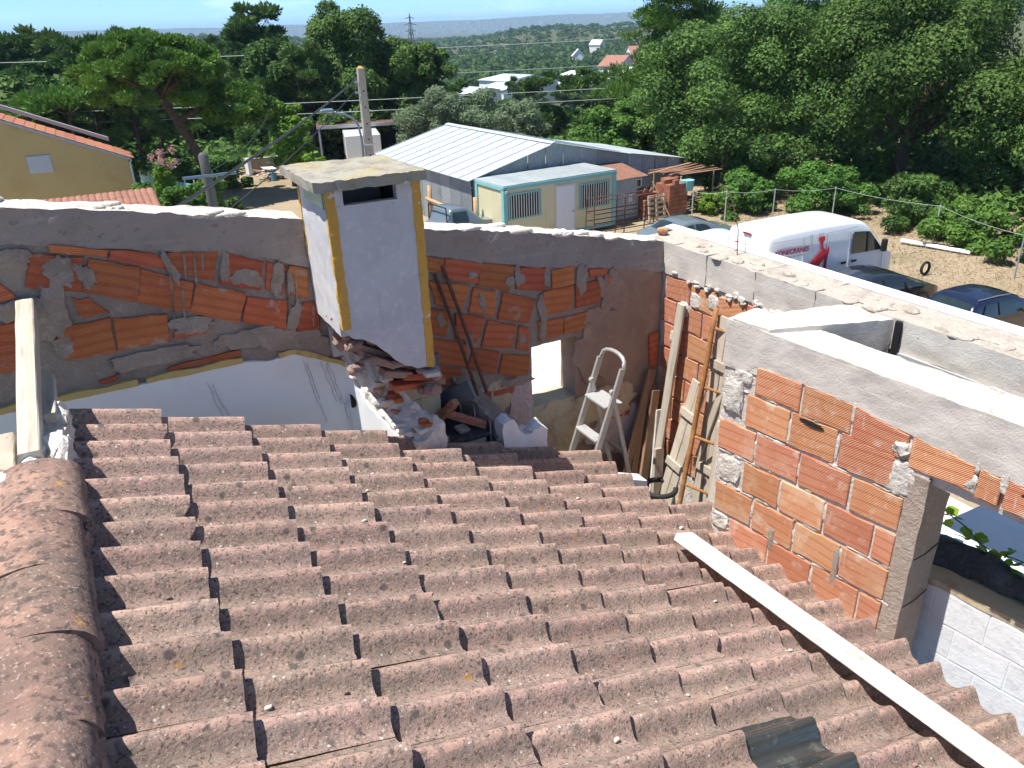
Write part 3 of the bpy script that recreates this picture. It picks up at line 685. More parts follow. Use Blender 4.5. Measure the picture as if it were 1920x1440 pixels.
# ---------------------------------------------------------------- near brick wall
NO, ND = Vector((-.748, -1.624)), Vector((.14, -.99)).normalized()
NR = Vector((-ND.y, ND.x))                    # pointing right, away from the roof
NAX = math.atan2(ND.y, ND.x)
nw = thing('near_brick_wall', 'sunlit ribbed orange brick wall with grey beam beside the tiled roof', 'wall', (-.6, -2.6, 0))
def npt(s, off, z): q = NO + ND * s + NR * off; return (q.x, q.y, Z(z))
NTOP = lerp_table([(-.1, -1.655), (.8, -1.69), (1.6, -1.715), (4, -1.76)])
NBOT = lerp_table([(-.1, -1.965), (.12, -1.95), (.17, -1.905), (.5, -1.897), (.84, -1.92), (1.12, -1.96), (1.47, -1.998), (4, -2.05)])
NT = .27
def nblk(name, s0, s1, zb, zt, mat, off0, off1, res, amp, seed, topmat=None, keep=None):
    fz0 = zb if callable(zb) else (lambda s: zb); fz1 = zt if callable(zt) else (lambda s: zt)
    def fn(u, v, w):
        s = s0 + (s1 - s0) * u
        return npt(s, off0 + (off1 - off0) * v, fz0(s) + (fz1(s) - fz0(s)) * w)
    o = rsolid(name, fn, res, mat, nw, amp, 10, seed, amp * .5, keep=keep)
    if topmat:
        o.data.materials.append(topmat)
        for pl in o.data.polygons:
            if pl.normal.z > .6: pl.material_index = 1
    return o
nblk('ring_beam', -.065, 3.4, NBOT, NTOP, mt['beam_lit'], -.008, NT, (150, 14, 14), .006, 61, mt['conc_top_sun'])
nblk('wall_core', -.055, 1.255, -8.8, lambda s: NBOT(s) + .02, mt['mortar_light'], .0, NT - .01, (40, 1, 90), .006, 62)
nblk('lintel_bed', 1.255, 3.4, -2.20, lambda s: NBOT(s) + .01, mt['mortar_light'], .02, NT - .01, (40, 2, 6), .006, 63)
nblk('jamb_post', 1.165, 1.268, -8.8, -2.165, mt['mortar'], -.012, NT - .005, (4, 6, 110), .007, 64)
rg = random.Random(12)
rowsN = [('A', -1.895, -2.07, [(.182, .488), (.503, .806), (.82, 1.125), (1.142, 1.455), (1.475, 1.58), (1.60, 1.90), (1.915, 2.2), (2.22, 2.5), (2.52, 2.8)]),
         ('B', -2.092, -2.305, [(.138, .438), (.452, .744), (.768, 1.075)]),
         ('C', -2.328, -2.535, [(-.052, .225), (.238, .535), (.547, .86), (.88, 1.158)]),
         ('D', -2.560, -2.768, [(.165, .43), (.445, .735), (.75, 1.035), (1.05, 1.16)]),
         ('E', -2.795, -3.0, [(-.037, .252), (.268, .56), (.575, .87), (.885, 1.16)]),
         ('F', -3.025, -3.235, [(.10, .40), (.415, .71), (.725, 1.02), (1.035, 1.16)]),
         ('G', -3.26, -3.46, [(-.03, .26), (.275, .57), (.585, .88), (.895, 1.16)])]
for nm, zt, zb, L in rowsN:
    for i, (a, b) in enumerate(L):
        r_ = random.Random(hash(nm) % 1 + ord(nm) * 31 + i)
        def T_(s):
            z = zt + r_.uniform(-.006, .003)
            return min(z, NBOT(s) + .012 - r_.uniform(0, .018)) if nm == 'A' else z
        zb2 = zb - (.075 * max(0, a - .3) if nm == 'A' else 0)
        zb2 = max(zb2, -2.155) if nm == 'A' else zb2
        top = [(a + (b - a) * t, T_(a + (b - a) * t)) for t in (0, .2, .4, .6, .8, 1)]
        bot = [(a + (b - a) * t, zb2 + r_.uniform(-.005, .005)) for t in (1, .67, .33, 0)]
        brick(top + bot, mt['brick_near'], nw, frame=((NO.x, NO.y), NAX), proud=.010 + r_.uniform(0, .004))
# dark patches for the shade in broken cells, daubs and crumbs of mortar
def nlump(s, z, ds, dz, seed, off=-.004, d=.024, mat='mortar_light', name='mortar_daub', res=5):
    c = npt(s, off, z)
    def fn(u, v, w):
        p = Vector((u - .5, v - .5, w - .5)) * 2
        q = p.normalized() * max(abs(p.x), abs(p.y), abs(p.z)) if p.length > 0 else p
        p = p.lerp(q, .7)
        a = Vector(c) + Vector((ND.x, ND.y, 0)) * p.x * ds / 2 + Vector((NR.x, NR.y, 0)) * p.y * d / 2
        return (a.x, a.y, a.z + p.z * dz / 2)
    return rsolid(name, fn, (res, res, res), mt[mat], nw, .22 * min(ds, dz, d * 2), 30, seed, .08 * min(ds, dz))
nlump(.055, -2.66, .19, .18, 1); nlump(.03, -2.14, .16, .26, 2, d=.04); nlump(.09, -1.99, .14, .1, 3); nlump(1.12, -2.22, .14, .22, 4); nlump(1.10, -2.05, .1, .08, 5, d=.05)
nlump(.02, -3.08, .16, .12, 6); nlump(1.45, -2.09, .06, .10, 7); nlump(1.59, -2.02, .04, .12, 8); nlump(.86, -2.96, .04, .3, 9, mat='mortar'); nlump(.42, -3.0, .05, .2, 10, mat='mortar')
for i in range(70):
    r_ = random.Random(500 + i)
    row = r_.choice(rowsN[:6])
    s = r_.uniform(0, 1.2); z = row[2] - .012
    nlump(s, z + r_.uniform(-.006, .006), r_.uniform(.02, .12), r_.uniform(.008, .026), 400 + i, off=-.003, d=.013, name='mortar_crumb', res=4)
for nm, zt, zb, L in rowsN[:6]:
    for i, (a, b) in enumerate(L[:-1]):
        r_ = random.Random(ord(nm) * 7 + i)
        if r_.random() < .75: nlump(b + .008, (zt + zb) / 2 + r_.uniform(-.03, .03), .022, r_.uniform(.10, .19), 700 + ord(nm) * 10 + i, off=-.003, d=.012, name='mortar_crumb', res=4)
for a, b, zt in ((.50, .665, -2.100), (1.665, 1.83, -2.03)):
    brick([(a, zt - .012), (a + .03, zt), (b - .03, zt - .004), (b, zt - .022), (b - .05, zt - .034), (a + .05, zt - .030)], mt['soot_and_shade'], nw, frame=((NO.x, NO.y), NAX), proud=.0165, name='cell_shade', inset=.002)  # flat dark patch paints the shade inside a broken brick cell
for i, (s, z, L) in enumerate([(1.275, -2.66, .0), (1.275, -2.98, .0)]):
    MB().tube([npt(1.272, .0, z), npt(1.2725, .12, z - .02), npt(1.2725, .26, z - .01)], .003, 4).build('crack', mt['trim_black'], nw)

# whitewashed parapet seen through the opening
pw = thing('white_parapet', 'whitewashed brick parapet with cream ledge beyond the grey post', 'wall', npt(2.2, .5, -8.8))
PO = .33
def pblk(name, s0, s1, zb, zt, mat, off0, off1, res, amp, seed):
    def fn(u, v, w): return npt(s0 + (s1 - s0) * u, off0 + (off1 - off0) * v, zb + (zt - zb) * w)
    return rsolid(name, fn, res, mat, pw, amp, 8, seed, amp * .5)
pblk('wall_core', 1.0, 3.6, -8.8, -2.995, mt['white_wall'], PO, PO + .18, (26, 1, 20), .004, 81)
pblk('ledge', 1.0, 3.6, -2.995, -2.955, mt['plaster_cream'], PO - .004, PO + .25, (40, 5, 1), .007, 82)
for r_i in range(5):
    s = 1.0 - (.15 if r_i % 2 else 0)
    while s < 3.3:
        a, b = max(1.0, s), s + .2945
        org = NO + NR * PO
        rj = random.Random(int(s * 100) + r_i)
        z1 = -3.003 - r_i * .213
        q = [(a, z1), ((a + b) / 2, z1 - rj.uniform(0, .004)), (b, z1), (b, z1 - .2095), ((a + b) / 2, z1 - .2095 + rj.uniform(0, .004)), (a, z1 - .2095)]
        brick(q, mt['brick_white'], pw, frame=((org.x, org.y), NAX), proud=.002 + rj.uniform(0, .002))
        s += .2965
bl = MB()
bl.v = [npt(1.0, PO + .255, -2.92), npt(4.0, PO + .255, -2.92), npt(4.0, 2.2, -3.25), npt(1.0, 2.2, -3.25), npt(1.0, PO + .255, -3.2), npt(4.0, PO + .255, -3.2), npt(4.0, 2.2, -3.6), npt(1.0, 2.2, -3.6)]
bl.f = [(0, 1, 2, 3), (4, 7, 6, 5), (0, 4, 5, 1), (1, 5, 6, 2), (2, 6, 7, 3), (3, 7, 4, 0)]
lr = bl.build('lean_to_roof', mt['white_wall'], None)
tag(lr, 'bright white lean-to top beyond the parapet under the vine', 'lean-to')
# black plastic sheet over the ledge
def sheet(u, v, w):
    s = 1.0 + 2.6 * u
    off = PO + .13 + .24 * v
    z = -2.95 + .11 * math.sin(math.pi * min(1, v * 1.1)) ** .7 + .02 * math.sin(s * 9 + v * 4) + .012 * math.sin(s * 23)
    return npt(s, off + .02 * math.sin(s * 5), z + .006 * w)
ps = rsolid('plastic_sheet', sheet, (60, 14, 1), mt['plastic'], None, .012, 7, 91, smooth=True)
tag(ps, 'crumpled black plastic sheet lying on the parapet ledge', 'plastic sheet')

# ---------------------------------------------------------------- chimney
ch = thing('chimney', 'white rendered chimney with ochre corner bands under a lichened concrete slab', 'chimney', (-2.58, -.33, Z(-2)))
CX0, CX1, CY = -2.855, -2.305, -.61
CBF = lerp_table([(-2.86, -1.60), (-2.80, -1.66), (-2.70, -1.70), (-2.62, -1.78), (-2.52, -1.90), (-2.40, -1.945), (-2.30, -1.96)])
def cpanel(name, fn, res, seed, mat='chimney_white', amp=.004):
    return rsolid(name, fn, res, mt[mat], ch, amp, 12, seed, amp * .6)
ragg = lambda x: CBF(x) + .02 * mnoise.noise(Vector((x * 18, 1, 2)))
cpanel('shaft_face', lambda u, v, w: (CX0 + (CX1 - CX0) * u, CY + .06 * v, Z(ragg(CX0 + (CX1 - CX0) * u) * (1 - w) + -.885 * w)), (26, 1, 24), 101)
cpanel('shaft_face', lambda u, v, w: (CX0 + .095 * u, CY + .06 * v, Z(-.885 + .10 * w)), (3, 1, 3), 102)
cpanel('shaft_face', lambda u, v, w: (-2.445 + .14 * u, CY + .06 * v, Z(-.885 + .10 * w)), (4, 1, 3), 103)
cpanel('shaft_side', lambda u, v, w: (CX0 + .06 * u, CY + .06 + .55 * v, Z(-1.66 + .875 * w)), (1, 20, 24), 104)
cpanel('shaft_side', lambda u, v, w: (CX1 - .06 * u, CY + .06 + .55 * v, Z(-1.98 + 1.195 * w)), (1, 20, 24), 105)
cpanel('shaft_back', lambda u, v, w: (CX0 + .06 + (CX1 - CX0 - .12) * u, -.06 + .055 * v, Z(-1.98 + 1.10 * w)), (8, 1, 16), 106)
MB().box(((CX0 + CX1) / 2, -.34, Z(-1.02)), (CX1 - CX0 - .125, .5, .02)).build('flue_lining', mt['soot_and_shade'], ch)
MB().box((CX0 + .064, -.34, Z(-.9)), (.006, .48, .22)).build('flue_lining', mt['soot_and_shade'], ch)
MB().box((CX1 - .064, -.34, Z(-.9)), (.006, .48, .22)).build('flue_lining', mt['soot_and_shade'], ch)
def band(x0, x1, y0, y1, z0, z1, seed):
    rsolid('corner_band', lambda u, v, w: (x0 + (x1 - x0) * u, y0 + (y1 - y0) * v, Z(z0 + (z1 - z0) * w)), (3, 3, 60), mt['chimney_ochre'], ch, .006, 22, seed, .004)
band(CX0 - .004, CX0 + .050, CY - .004, CY + .022, -1.60, -.79, 141)
band(CX1 - .048, CX1 + .004, CY - .004, CY + .040, -1.95, -.79, 142)
band(CX0 - .004, CX0 + .010, -.03, .0, -1.3, -.79, 143)
pane = M('muted_green', (.20, .36, .29), .35, [('noise', 6, (.3, .42, .34), .45, .65, .8)])
MB().box((CX0 - .003, -.36, Z(-.845)), (.012, .40, .115), ch=.003).build('green_panel', pane, ch)  # flat green panel on the left face under the cap
rsolid('cap_slab', lambda u, v, w: (-2.93 + .65 * u, -.665 + .735 * v, Z(-.79 + .055 * w)), (30, 30, 3), mt['cap'], ch, .006, 14, 107, .006)
# broken masonry where the chimney breast was cut away
rb = rsolid('broken_breast', hexa([(-2.74, -.10, Z(-1.90)), (-2.14, -.26, Z(-2.33)), (-2.74, .0, Z(-1.90)), (-2.14, .0, Z(-2.33)), (-2.83, -.50, Z(-1.60)), (-2.31, -.56, Z(-1.96)), (-2.83, .0, Z(-1.60)), (-2.31, .0, Z(-1.96))]), (30, 14, 14), mt['rubble'], ch, .045, 13, 108, .035)
rg = random.Random(77)
for i, (x, m_, z, an) in enumerate([(-2.52, -.50, -2.0, -.3), (-2.38, -.50, -2.05, -.2), (-2.62, -.52, -1.88, -.5), (-2.45, -.46, -2.12, -.15), (-2.28, -.45, -2.14, .0), (-2.66, -.46, -1.82, -.5)]):
    MB().box((x, m_ + .02, Z(z)), (.20, .10, .045), rz=rg.uniform(-.15, .15), ry=-an, ch=.006).build('brick_stub', mt['brick'] if i in (1, 3) else mt['rubble'], ch)
for i in range(14):
    t = rg.random()
    lump('mortar_lump', (-2.84 + .6 * t, -.50 - .1 * rg.random(), Z(-1.68 - .35 * t - rg.uniform(0, .2))), (rg.uniform(.05, .12), .06, rg.uniform(.03, .07)), mt['rubble'], ch, 800 + i, 4)
MB().box((-2.33, -.62, Z(-2.0)), (.10, .06, .03), ch=.004, ry=.1).build('mortar_lip', mt['mortar_light'], ch)

# ---------------------------------------------------------------- broken partitions of the rooms below
p1 = thing('broken_partition', 'knocked down white partition with ragged brick top below the chimney', 'wall', (-2.6, -.25, 4.7))
ZL = lerp_table([(0, -1.98), (.1, -2.16), (.25, -2.32), (.5, -2.46), (.62, -2.50)])
def p1x(m_): return -2.735 + .40 * m_
def p1w(m_): return .14 + .10 * m_
rsolid('wall_core', lambda u, v, w: (p1x(.62 * v) + .02 + p1w(.62 * v) * u, -.62 * v, Z(-4.1 * (1 - w) + (ZL(.62 * v) + .12 * u * min(1, v * 5)) * w)), (8, 26, 30), mt['rubble_light'], p1, .030, 16, 111, .02, keep=lambda u, v, w: .25 + .75 * (w > .9))
rsolid('white_face', lambda u, v, w: (p1x(.62 * v) + .018 * u, -.62 * v, Z(-4.1 * (1 - w) + (ZL(.62 * v) - .025) * w)), (1, 26, 30), mt['white_wall'], p1, .010, 20, 112, .006, keep=lambda u, v, w: 1.0 if w > .93 else .05)
for i in range(16):
    m_ = rg.uniform(.02, .55)
    uu = rg.random(); lump('rubble_lump', (p1x(m_) + .02 + p1w(m_) * uu, -m_, Z(ZL(m_) + .01 + .10 * uu)), (rg.uniform(.05, .11), rg.uniform(.05, .10), rg.uniform(.03, .06)), mt['rubble_light'] if i % 5 else mt['brick'], p1, 820 + i, 4)
for i, (m_, z) in enumerate([(.30, -2.36), (.45, -2.45), (.16, -2.24)]):
    MB().box((p1x(m_) + .11, -m_, Z(z)), (.07, .15, .06), rz=.38, ch=.006).build('brick_stub', mt['brick_near'], p1)
MB().tube([(p1x(.05) - .004, -.05, Z(-2.33)), (p1x(.05) + .03, -.05, Z(-2.33))], .05, 14).build('hole_shade', mt['soot_and_shade'], p1)  # black disc paints the shade inside the hole

p2 = thing('tiled_partition', 'broken tiled partition with white plastered stump in front of the step ladder', 'wall', (-1.7, -.25, 4.7))
ZM = lerp_table([(0, -2.33), (.1, -2.42), (.3, -2.52), (.5, -2.60), (.6, -2.64)])
rsolid('wall_core', lambda u, v, w: (-1.955 + .36 * .46 * v + .155 * u, -.46 * v, Z(-4.1 * (1 - w) + (ZM(.46 * v) - .03 * u) * w)), (6, 18, 30), mt['mortar'], p2, .022, 16, 113, .016, keep=lambda u, v, w: .2 + .8 * (w > .9))
rsolid('white_stump', lambda u, v, w: (-1.80 + .36 * u, -.43 - .12 * v, Z(-4.1 * (1 - w) + (-2.555 - .16 * u + .05 * math.sin(u * 9)) * w)), (16, 6, 30), mt['white_wall'], p2, .016, 18, 114, .016, keep=lambda u, v, w: .12 + .88 * (w > .92))
for i in range(9):
    u = rg.random()
    lump('plaster_lump', (-1.80 + .36 * u, -.47 - .06 * rg.random(), Z(-2.56 - .16 * u)), (rg.uniform(.03, .06), .05, rg.uniform(.02, .04)), mt['rubble_light'], p2, 840 + i, 4)
for k in range(3):
    for r_i in range(3):
        m0 = .03 + k * .14; x = -1.957 + .36 * (m0 + .068) - .004
        MB().box((x, -(m0 + .068), Z(ZM(m0 + .07) - .11 - r_i * .17)), (.008, .134, .16), rz=-.35, ch=.002).build('wall_tile', mt['grey_tile'], p2)

tb = thing('tiled_kitchen_corner', 'cream tiled low kitchen wall with broken top between the two partitions', 'wall', (-2.3, -.4, 4.7))
CT = lerp_table([(-2.60, -2.15), (-2.115, -2.345)])
rsolid('wall_core', lambda u, v, w: (-2.57 + .455 * u, -.195 + .05 * v, Z(-4.1 * (1 - w) + (CT(-2.57 + .455 * u) - .004) * w)), (14, 2, 20), mt['mortar'], tb, .006, 16, 115)
for k in range(3):
    for r_i in range(4):
        x0 = -2.57 + k * .152; x1 = x0 + .149
        zt = -2.20 - (r_i - 1) * .17 - .17
        a, b = (CT(x0) - .006, CT(x1) - .006) if r_i == 0 else (zt + .0, zt + .0)
        lo = -2.20 - r_i * .17 - .166
        if r_i == 0: lo = -2.366
        a, b = (max(a, lo + .01), max(b, lo + .01))
        MB().prism([(x0, Z(lo)), (x1, Z(lo)), (x1, Z(b)), (x0, Z(a))], 'y', -.204, -.194).build('wall_tile', mt['cream_tile'], tb)
MB().box((-2.02, -.22, Z(-2.66)), (.34, .44, .03), ch=.004).build('stone_counter', M('dark_counter', (.06, .06, .065), .5, [('noise', 20, (.16, .15, .15), .5, .7, .7)]), tb)
for k in range(2):
    MB().box((-2.11 + k * .152, -.43, Z(-2.76)), (.148, .012, .16), ch=.002).build('wall_tile', mt['cream_tile'], tb)
for i, (c, d, rx_, ry_, rz_, mt_) in enumerate([((-2.12, -.26, Z(-2.50)), (.06, .30, .05), -.9, .3, .3, 'brick_near'), ((-1.97, -.30, Z(-2.57)), (.30, .05, .05), .0, .35, -.5, 'brick_near'), ((-2.02, -.33, Z(-2.62)), (.10, .08, .03), .3, .2, .4, 'mortar')]):
    o = MB().box(c, d, rx=rx_, ry=ry_, rz=rz_, ch=.005).build('fallen_block', mt[mt_], None)
    tag(o, ['upright orange block leaning in the broken kitchen corner', 'orange block lying aslant against the tiled partition', 'grey mortar chunk on the dark counter'][i], 'rubble')
o = MB().box((-2.13, -.06, Z(-2.30)), (.16, .02, .36), rz=.1, ry=.05, ch=.003).build('slate_board', M('slate_panel', (.16, .19, .22), .7, [('noise', 5, (.24, .27, .3), .5, .7, .6)]), None)
tag(o, 'grey slab standing against the gable wall below the chimney', 'panel')
o = MB().box((-2.0, -.20, Z(-2.42)), (.025, .42, .14), rx=-.55, rz=.35, ch=.003).build('slate_board', bpy.data.materials['slate_panel'], None)
tag(o, 'dark slab leaning slanted beside the tiled partition', 'panel')
for i, (a, b) in enumerate([((-2.02, -.035, Z(-1.55)), (-1.82, -.20, Z(-2.46))), ((-1.955, -.03, Z(-1.50)), (-1.76, -.22, Z(-2.44)))]):
    o = MB().tube([a, Vector(a).lerp(Vector(b), .5) + Vector((.006, 0, 0)), b], .013, 8).build('iron_bar', mt['rust_dark'], None)
    tag(o, ['rusty iron bar leaning on the gable bricks, the one nearer the chimney', 'rusty iron bar with flattened top leaning on the gable bricks'][i], 'iron bar', 'rusty bars leaning on the gable')

# ---------------------------------------------------------------- the tiled roof
SL = R(21.423)
RO = Vector((-4.313, -.542, Z(-1.697)))
RU, RN = Vector((math.cos(SL), 0, -math.sin(SL))), Vector((math.sin(SL), 0, math.cos(SL)))
GA, GB = .45, .199
def rpt(u, v, h=0): return RO + RU * u + Vector((0, -v, 0)) + RN * h
rf = thing('tiled_roof', 'weathered pinkish concrete pantile roof sloping down to the right', 'roof', (-2.5, -3, 4.7))
def tile_mesh(seed):
    nv, nu = 16, 7
    Lt = GA + .07; th = .015
    def prof(t):           # t across the tile, crest at 0
        ph = t / GB
        ph = min(.5, ph * 1.25) if ph > 0 else ph + .04 * math.sin(2 * math.pi * ph)
        return -.076 * (.5 - .5 * math.cos(2 * math.pi * ph)) ** .9
    top = []; off = Vector((seed * 5.1, seed * 2.3, 0))
    for i in range(nu + 1):
        x = -Lt + Lt * i / nu
        for j in range(nv + 1):
            t = (-.56 + 1.08 * j / nv) * GB
            z = prof(t) + .0025 * mnoise.noise(Vector((x * 14, t * 14, seed)) + off)
            dx = ((-.03 * math.exp(-((j - 3 - seed % 4 * 3.3) / 1.3) ** 2)) if (seed >= 6 and i >= nu - 0) else 0) + (.004 * mnoise.noise(Vector((t * 40, seed * 3.0, 1.7))) if i == nu else 0)
            if i == nu: z -= .0025
            if j == 0: z -= .006
            top.append((x + dx, -t, z))
    n = len(top)
    V = top + [(x, y, z - (th if y > -.5 * GB else .002)) for x, y, z in top]
    F = []
    idx = lambda i, j: i * (nv + 1) + j
    for i in range(nu):
        for j in range(nv):
            F.append((idx(i, j), idx(i, j + 1), idx(i + 1, j + 1), idx(i + 1, j)))
            F.append((n + idx(i, j), n + idx(i + 1, j), n + idx(i + 1, j + 1), n + idx(i, j + 1)))
    for i in range(nu):
        F.append((idx(i, 0), idx(i + 1, 0), n + idx(i + 1, 0), n + idx(i, 0))); F.append((idx(i, nv), n + idx(i, nv), n + idx(i + 1, nv), idx(i + 1, nv)))
    for j in range(nv):
        F.append((idx(nu, j), idx(nu, j + 1), n + idx(nu, j + 1), n + idx(nu, j))); F.append((idx(0, j), n + idx(0, j), n + idx(0, j + 1), idx(0, j + 1)))
    mb = MB(); mb.v = V; mb.f = F
    m = mb.mesh('roof_tile', True)
    m.set_sharp_from_angle(angle=R(50))
    return m
TM = [tile_mesh(k) for k in range(9)]
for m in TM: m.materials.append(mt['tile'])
def seen(p, mg=.14):
    d = Vector(p) - EYE
    z = d.dot(fw)
    if z < .2: return False
    return abs(d.dot(rt) / z) < .663 + mg and abs(d.dot(dn) / z) < .497 + mg
PITCH = SL - math.atan(.052 / GA)
GLASS = ((6, 14), (6, 15))
for c in range(1, 10):
    for j in range(0, 21):
        if c == 9 and j < 4: continue
        p = rpt(c * GA, j * GB)
        if not (seen(p) or seen(rpt((c - .9) * GA, j * GB))): continue
        r_ = random.Random(c * 100 + j)
        p = p + RU * r_.uniform(-.009, .009) + Vector((0, r_.uniform(-.004, .004), 0)) + RN * r_.uniform(-.0015, .0015)
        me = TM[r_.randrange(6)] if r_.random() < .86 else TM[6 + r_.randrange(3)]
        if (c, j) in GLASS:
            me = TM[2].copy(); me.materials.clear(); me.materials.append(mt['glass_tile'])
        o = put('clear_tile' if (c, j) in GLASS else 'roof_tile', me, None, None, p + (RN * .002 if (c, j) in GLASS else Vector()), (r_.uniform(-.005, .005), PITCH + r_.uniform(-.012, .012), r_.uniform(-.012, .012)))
        o.parent = rf; o.matrix_parent_inverse = world_xf(rf).inverted()
        if (c, j) in GLASS: o['label'] = 'dark see-through roof tile'
dk = MB()
dk.v = [tuple(rpt(-.05, -.02, -.125)), tuple(rpt(3.5, -.02, -.125)), tuple(rpt(3.98, 4.6, -.125)), tuple(rpt(-.05, 4.6, -.125)), tuple(rpt(-.05, -.02, -.15)), tuple(rpt(3.5, -.02, -.15)), tuple(rpt(3.98, 4.6, -.15)), tuple(rpt(-.05, 4.6, -.15))]
dk.f = [(0, 1, 2, 3), (4, 7, 6, 5), (0, 4, 5, 1), (1, 5, 6, 2), (2, 6, 7, 3), (3, 7, 4, 0)]
dk.build('roof_deck', mt['wood_dark'], rf)
LX = 2 * RO.x - .3
dl = MB()
dl.v = [(x, y, z) for z0 in (0, -.03) for (x, y, z) in [(RO.x - .15, -1.2, Z(-1.78) + z0), (RO.x - .15, -5.2, Z(-1.78) + z0), (RO.x - 1.6, -5.2, Z(-2.35) + z0), (RO.x - 1.6, -1.2, Z(-2.35) + z0)]]
dl.f = [(0, 1, 2, 3), (4, 7, 6, 5), (0, 4, 5, 1), (1, 5, 6, 2), (2, 6, 7, 3), (3, 7, 4, 0)]
dl.build('roof_deck', mt['ridge_tile'], rf)
# verge wall under the far edge of the roof
MB().prism([(-4.2, 4.7), (-.7, 4.7), (-.7, Z(-3.24)), (-4.2, Z(-1.87))], 'y', -.80, -.68).build('support_wall', mt['white_wall'], rf)

rd_ = random.Random(61)
for k in range(26):
    u, v = rd_.uniform(.2, 3.6), rd_.uniform(.1, 3.0)
    c, j = int(u / GA) + 1, round(v / GB)
    h = -.052 * (c * GA - u) / GA
    p = rpt(u, j * GB + .35 * GB, h - .066)
    s_ = rd_.uniform(.008, .022)
    o = lump('roof_crumb', tuple(p), (s_ * 1.6, s_, s_ * .7), mt['mortar_light'] if k % 3 else mt['ridge_tile'], rf, 900 + k, 3)
# ridge tiles, each lapping the next, on a mortar bed
def ridge_mesh(seed):
    n, nl = 14, 8; Lr = .44
    V = []; F = []
    for s in (1, .88):
        for i in range(nl + 1):
            y = -Lr * i / nl; k = 1.0 + .10 * (1 - i / nl) * 0 + .05 * (i / nl)
            lip = .005 if (i >= nl - 1 and s == 1) else 0
            for j in range(n + 1):
                a = math.pi * (j / n) * 1.04 - .02 * math.pi
                w, h = (.172 * k + lip) * s, (.118 * k + lip) * s
                nz = 1 + .03 * mnoise.noise(Vector((math.cos(a) * 2 + seed, y * 6, math.sin(a) * 2))) + .02 * mnoise.noise(Vector((math.cos(a) * 9 + seed, y * 22, math.sin(a) * 9)))
                V.append((-math.cos(a) * w * nz, y, math.sin(a) * h * nz))
    m_ = (nl + 1) * (n + 1); ix = lambda q, i, j: q * m_ + i * (n + 1) + j
    for i in range(nl):
        for j in range(n):
            F.append((ix(0, i, j), ix(0, i, j + 1), ix(0, i + 1, j + 1), ix(0, i + 1, j))); F.append((ix(1, i, j), ix(1, i + 1, j), ix(1, i + 1, j + 1), ix(1, i, j + 1)))
        F.append((ix(0, i, 0), ix(0, i + 1, 0), ix(1, i + 1, 0), ix(1, i, 0))); F.append((ix(0, i, n), ix(1, i, n), ix(1, i + 1, n), ix(0, i + 1, n)))
    for j in range(n):
        for i in (0, nl): F.append((ix(0, i, j), ix(0, i, j + 1), ix(1, i, j + 1), ix(1, i, j)))
    mb = MB(); mb.v = V; mb.f = F
    m = mb.mesh('ridge_tile', True); m.set_sharp_from_angle(angle=R(40)); m.materials.append(mt['ridge_tile'])
    return m
RX = RO.x - .135
for k in range(9):
    o = put('ridge_tile', ridge_mesh(k), None, None, (RX + random.Random(k).uniform(-.012, .012), -1.40 - k * .37, Z(-1.70) + random.Random(k + 5).uniform(-.006, .006)), (.03, 0, random.Random(k + 9).uniform(-.03, .03)))
    o.parent = rf; o.matrix_parent_inverse = world_xf(rf).inverted()
rsolid('ridge_bedding', lambda u, v, w: (RX - .16 + .325 * u, -1.42 - 3.4 * v, Z(-1.83 + .115 * w)), (8, 90, 3), mt['ridge_tile'], rf, .016, 18, 131, .012)
wb = rsolid('white_bedding', lambda u, v, w: (RO.x - .145 + .14 * u, -.78 - .66 * v, Z(-1.80 + (.17 + .03 * math.sin(v * 13)) * w)), (10, 30, 6), mt['rubble_light'], rf, .030, 15, 132, .02)
for i in range(8):
    lump('mortar_lump', (RO.x - .06 - .10 * rg.random(), -.8 - .62 * rg.random(), Z(-1.63)), (.07, .09, .05), mt['white_wall'], rf, 860 + i, 4)
o = lump('clay_shard', (RO.x - .035, -1.12, Z(-1.68)), (.07, .10, .07), mt['ridge_tile'], rf, 880, 4)

# ridge timbers reaching back to the gable
def board(name, a, b, w, t, mat, label, cat, up=(0, 0, 1), seed=0, group=None, bend=.0, n=10):
    a, b = Vector(a), Vector(b); ax = (b - a).normalized(); up = Vector(up); sd = ax.cross(up).normalized(); up2 = sd.cross(ax).normalized()
    M4 = Matrix((sd, up2, ax)).transposed().to_4x4(); L = (b - a).length
    mb = MB(); r_ = random.Random(seed)
    V = []; c = min(.005, t * .2)
    sec = [(-w / 2 + c, t / 2), (w / 2 - c, t / 2), (w / 2, t / 2 - c), (w / 2, -t / 2 + c), (w / 2 - c, -t / 2), (-w / 2 + c, -t / 2), (-w / 2, -t / 2 + c), (-w / 2, t / 2 - c)]
    for i in range(n + 1):
        f = i / n
        o_ = bend * math.sin(math.pi * f)
        for (x, y) in sec:
            k = 1 + .02 * mnoise.noise(Vector((x * 9, f * L * 3, seed)))
            V.append((x * k + .002 * r_.uniform(-1, 1), y * k + o_, f * L))
    F = [(i * 8 + k, i * 8 + (k + 1) % 8, (i + 1) * 8 + (k + 1) % 8, (i + 1) * 8 + k) for i in range(n) for k in range(8)] + [tuple(range(7, -1, -1)), tuple(n * 8 + k for k in range(8))]
    mb.v, mb.f = V, F
    o = put(name, mb.mesh(name), mat)
    o.matrix_world = Matrix.Translation(a) @ M4
    lo, ro, sc_ = o.matrix_world.decompose()
    o.location = lo; o.rotation_mode = 'XYZ'; o.rotation_euler = ro.to_euler()
    if label: tag(o, label, cat, group)
    return o
board('ridge_timber', (-4.45, -1.32, Z(-1.625)), (-4.418, -.03, Z(-1.315)), .085, .10, mt['wood'], 'long pale ridge timber running from the roof end up to the gable', 'timber', seed=1)
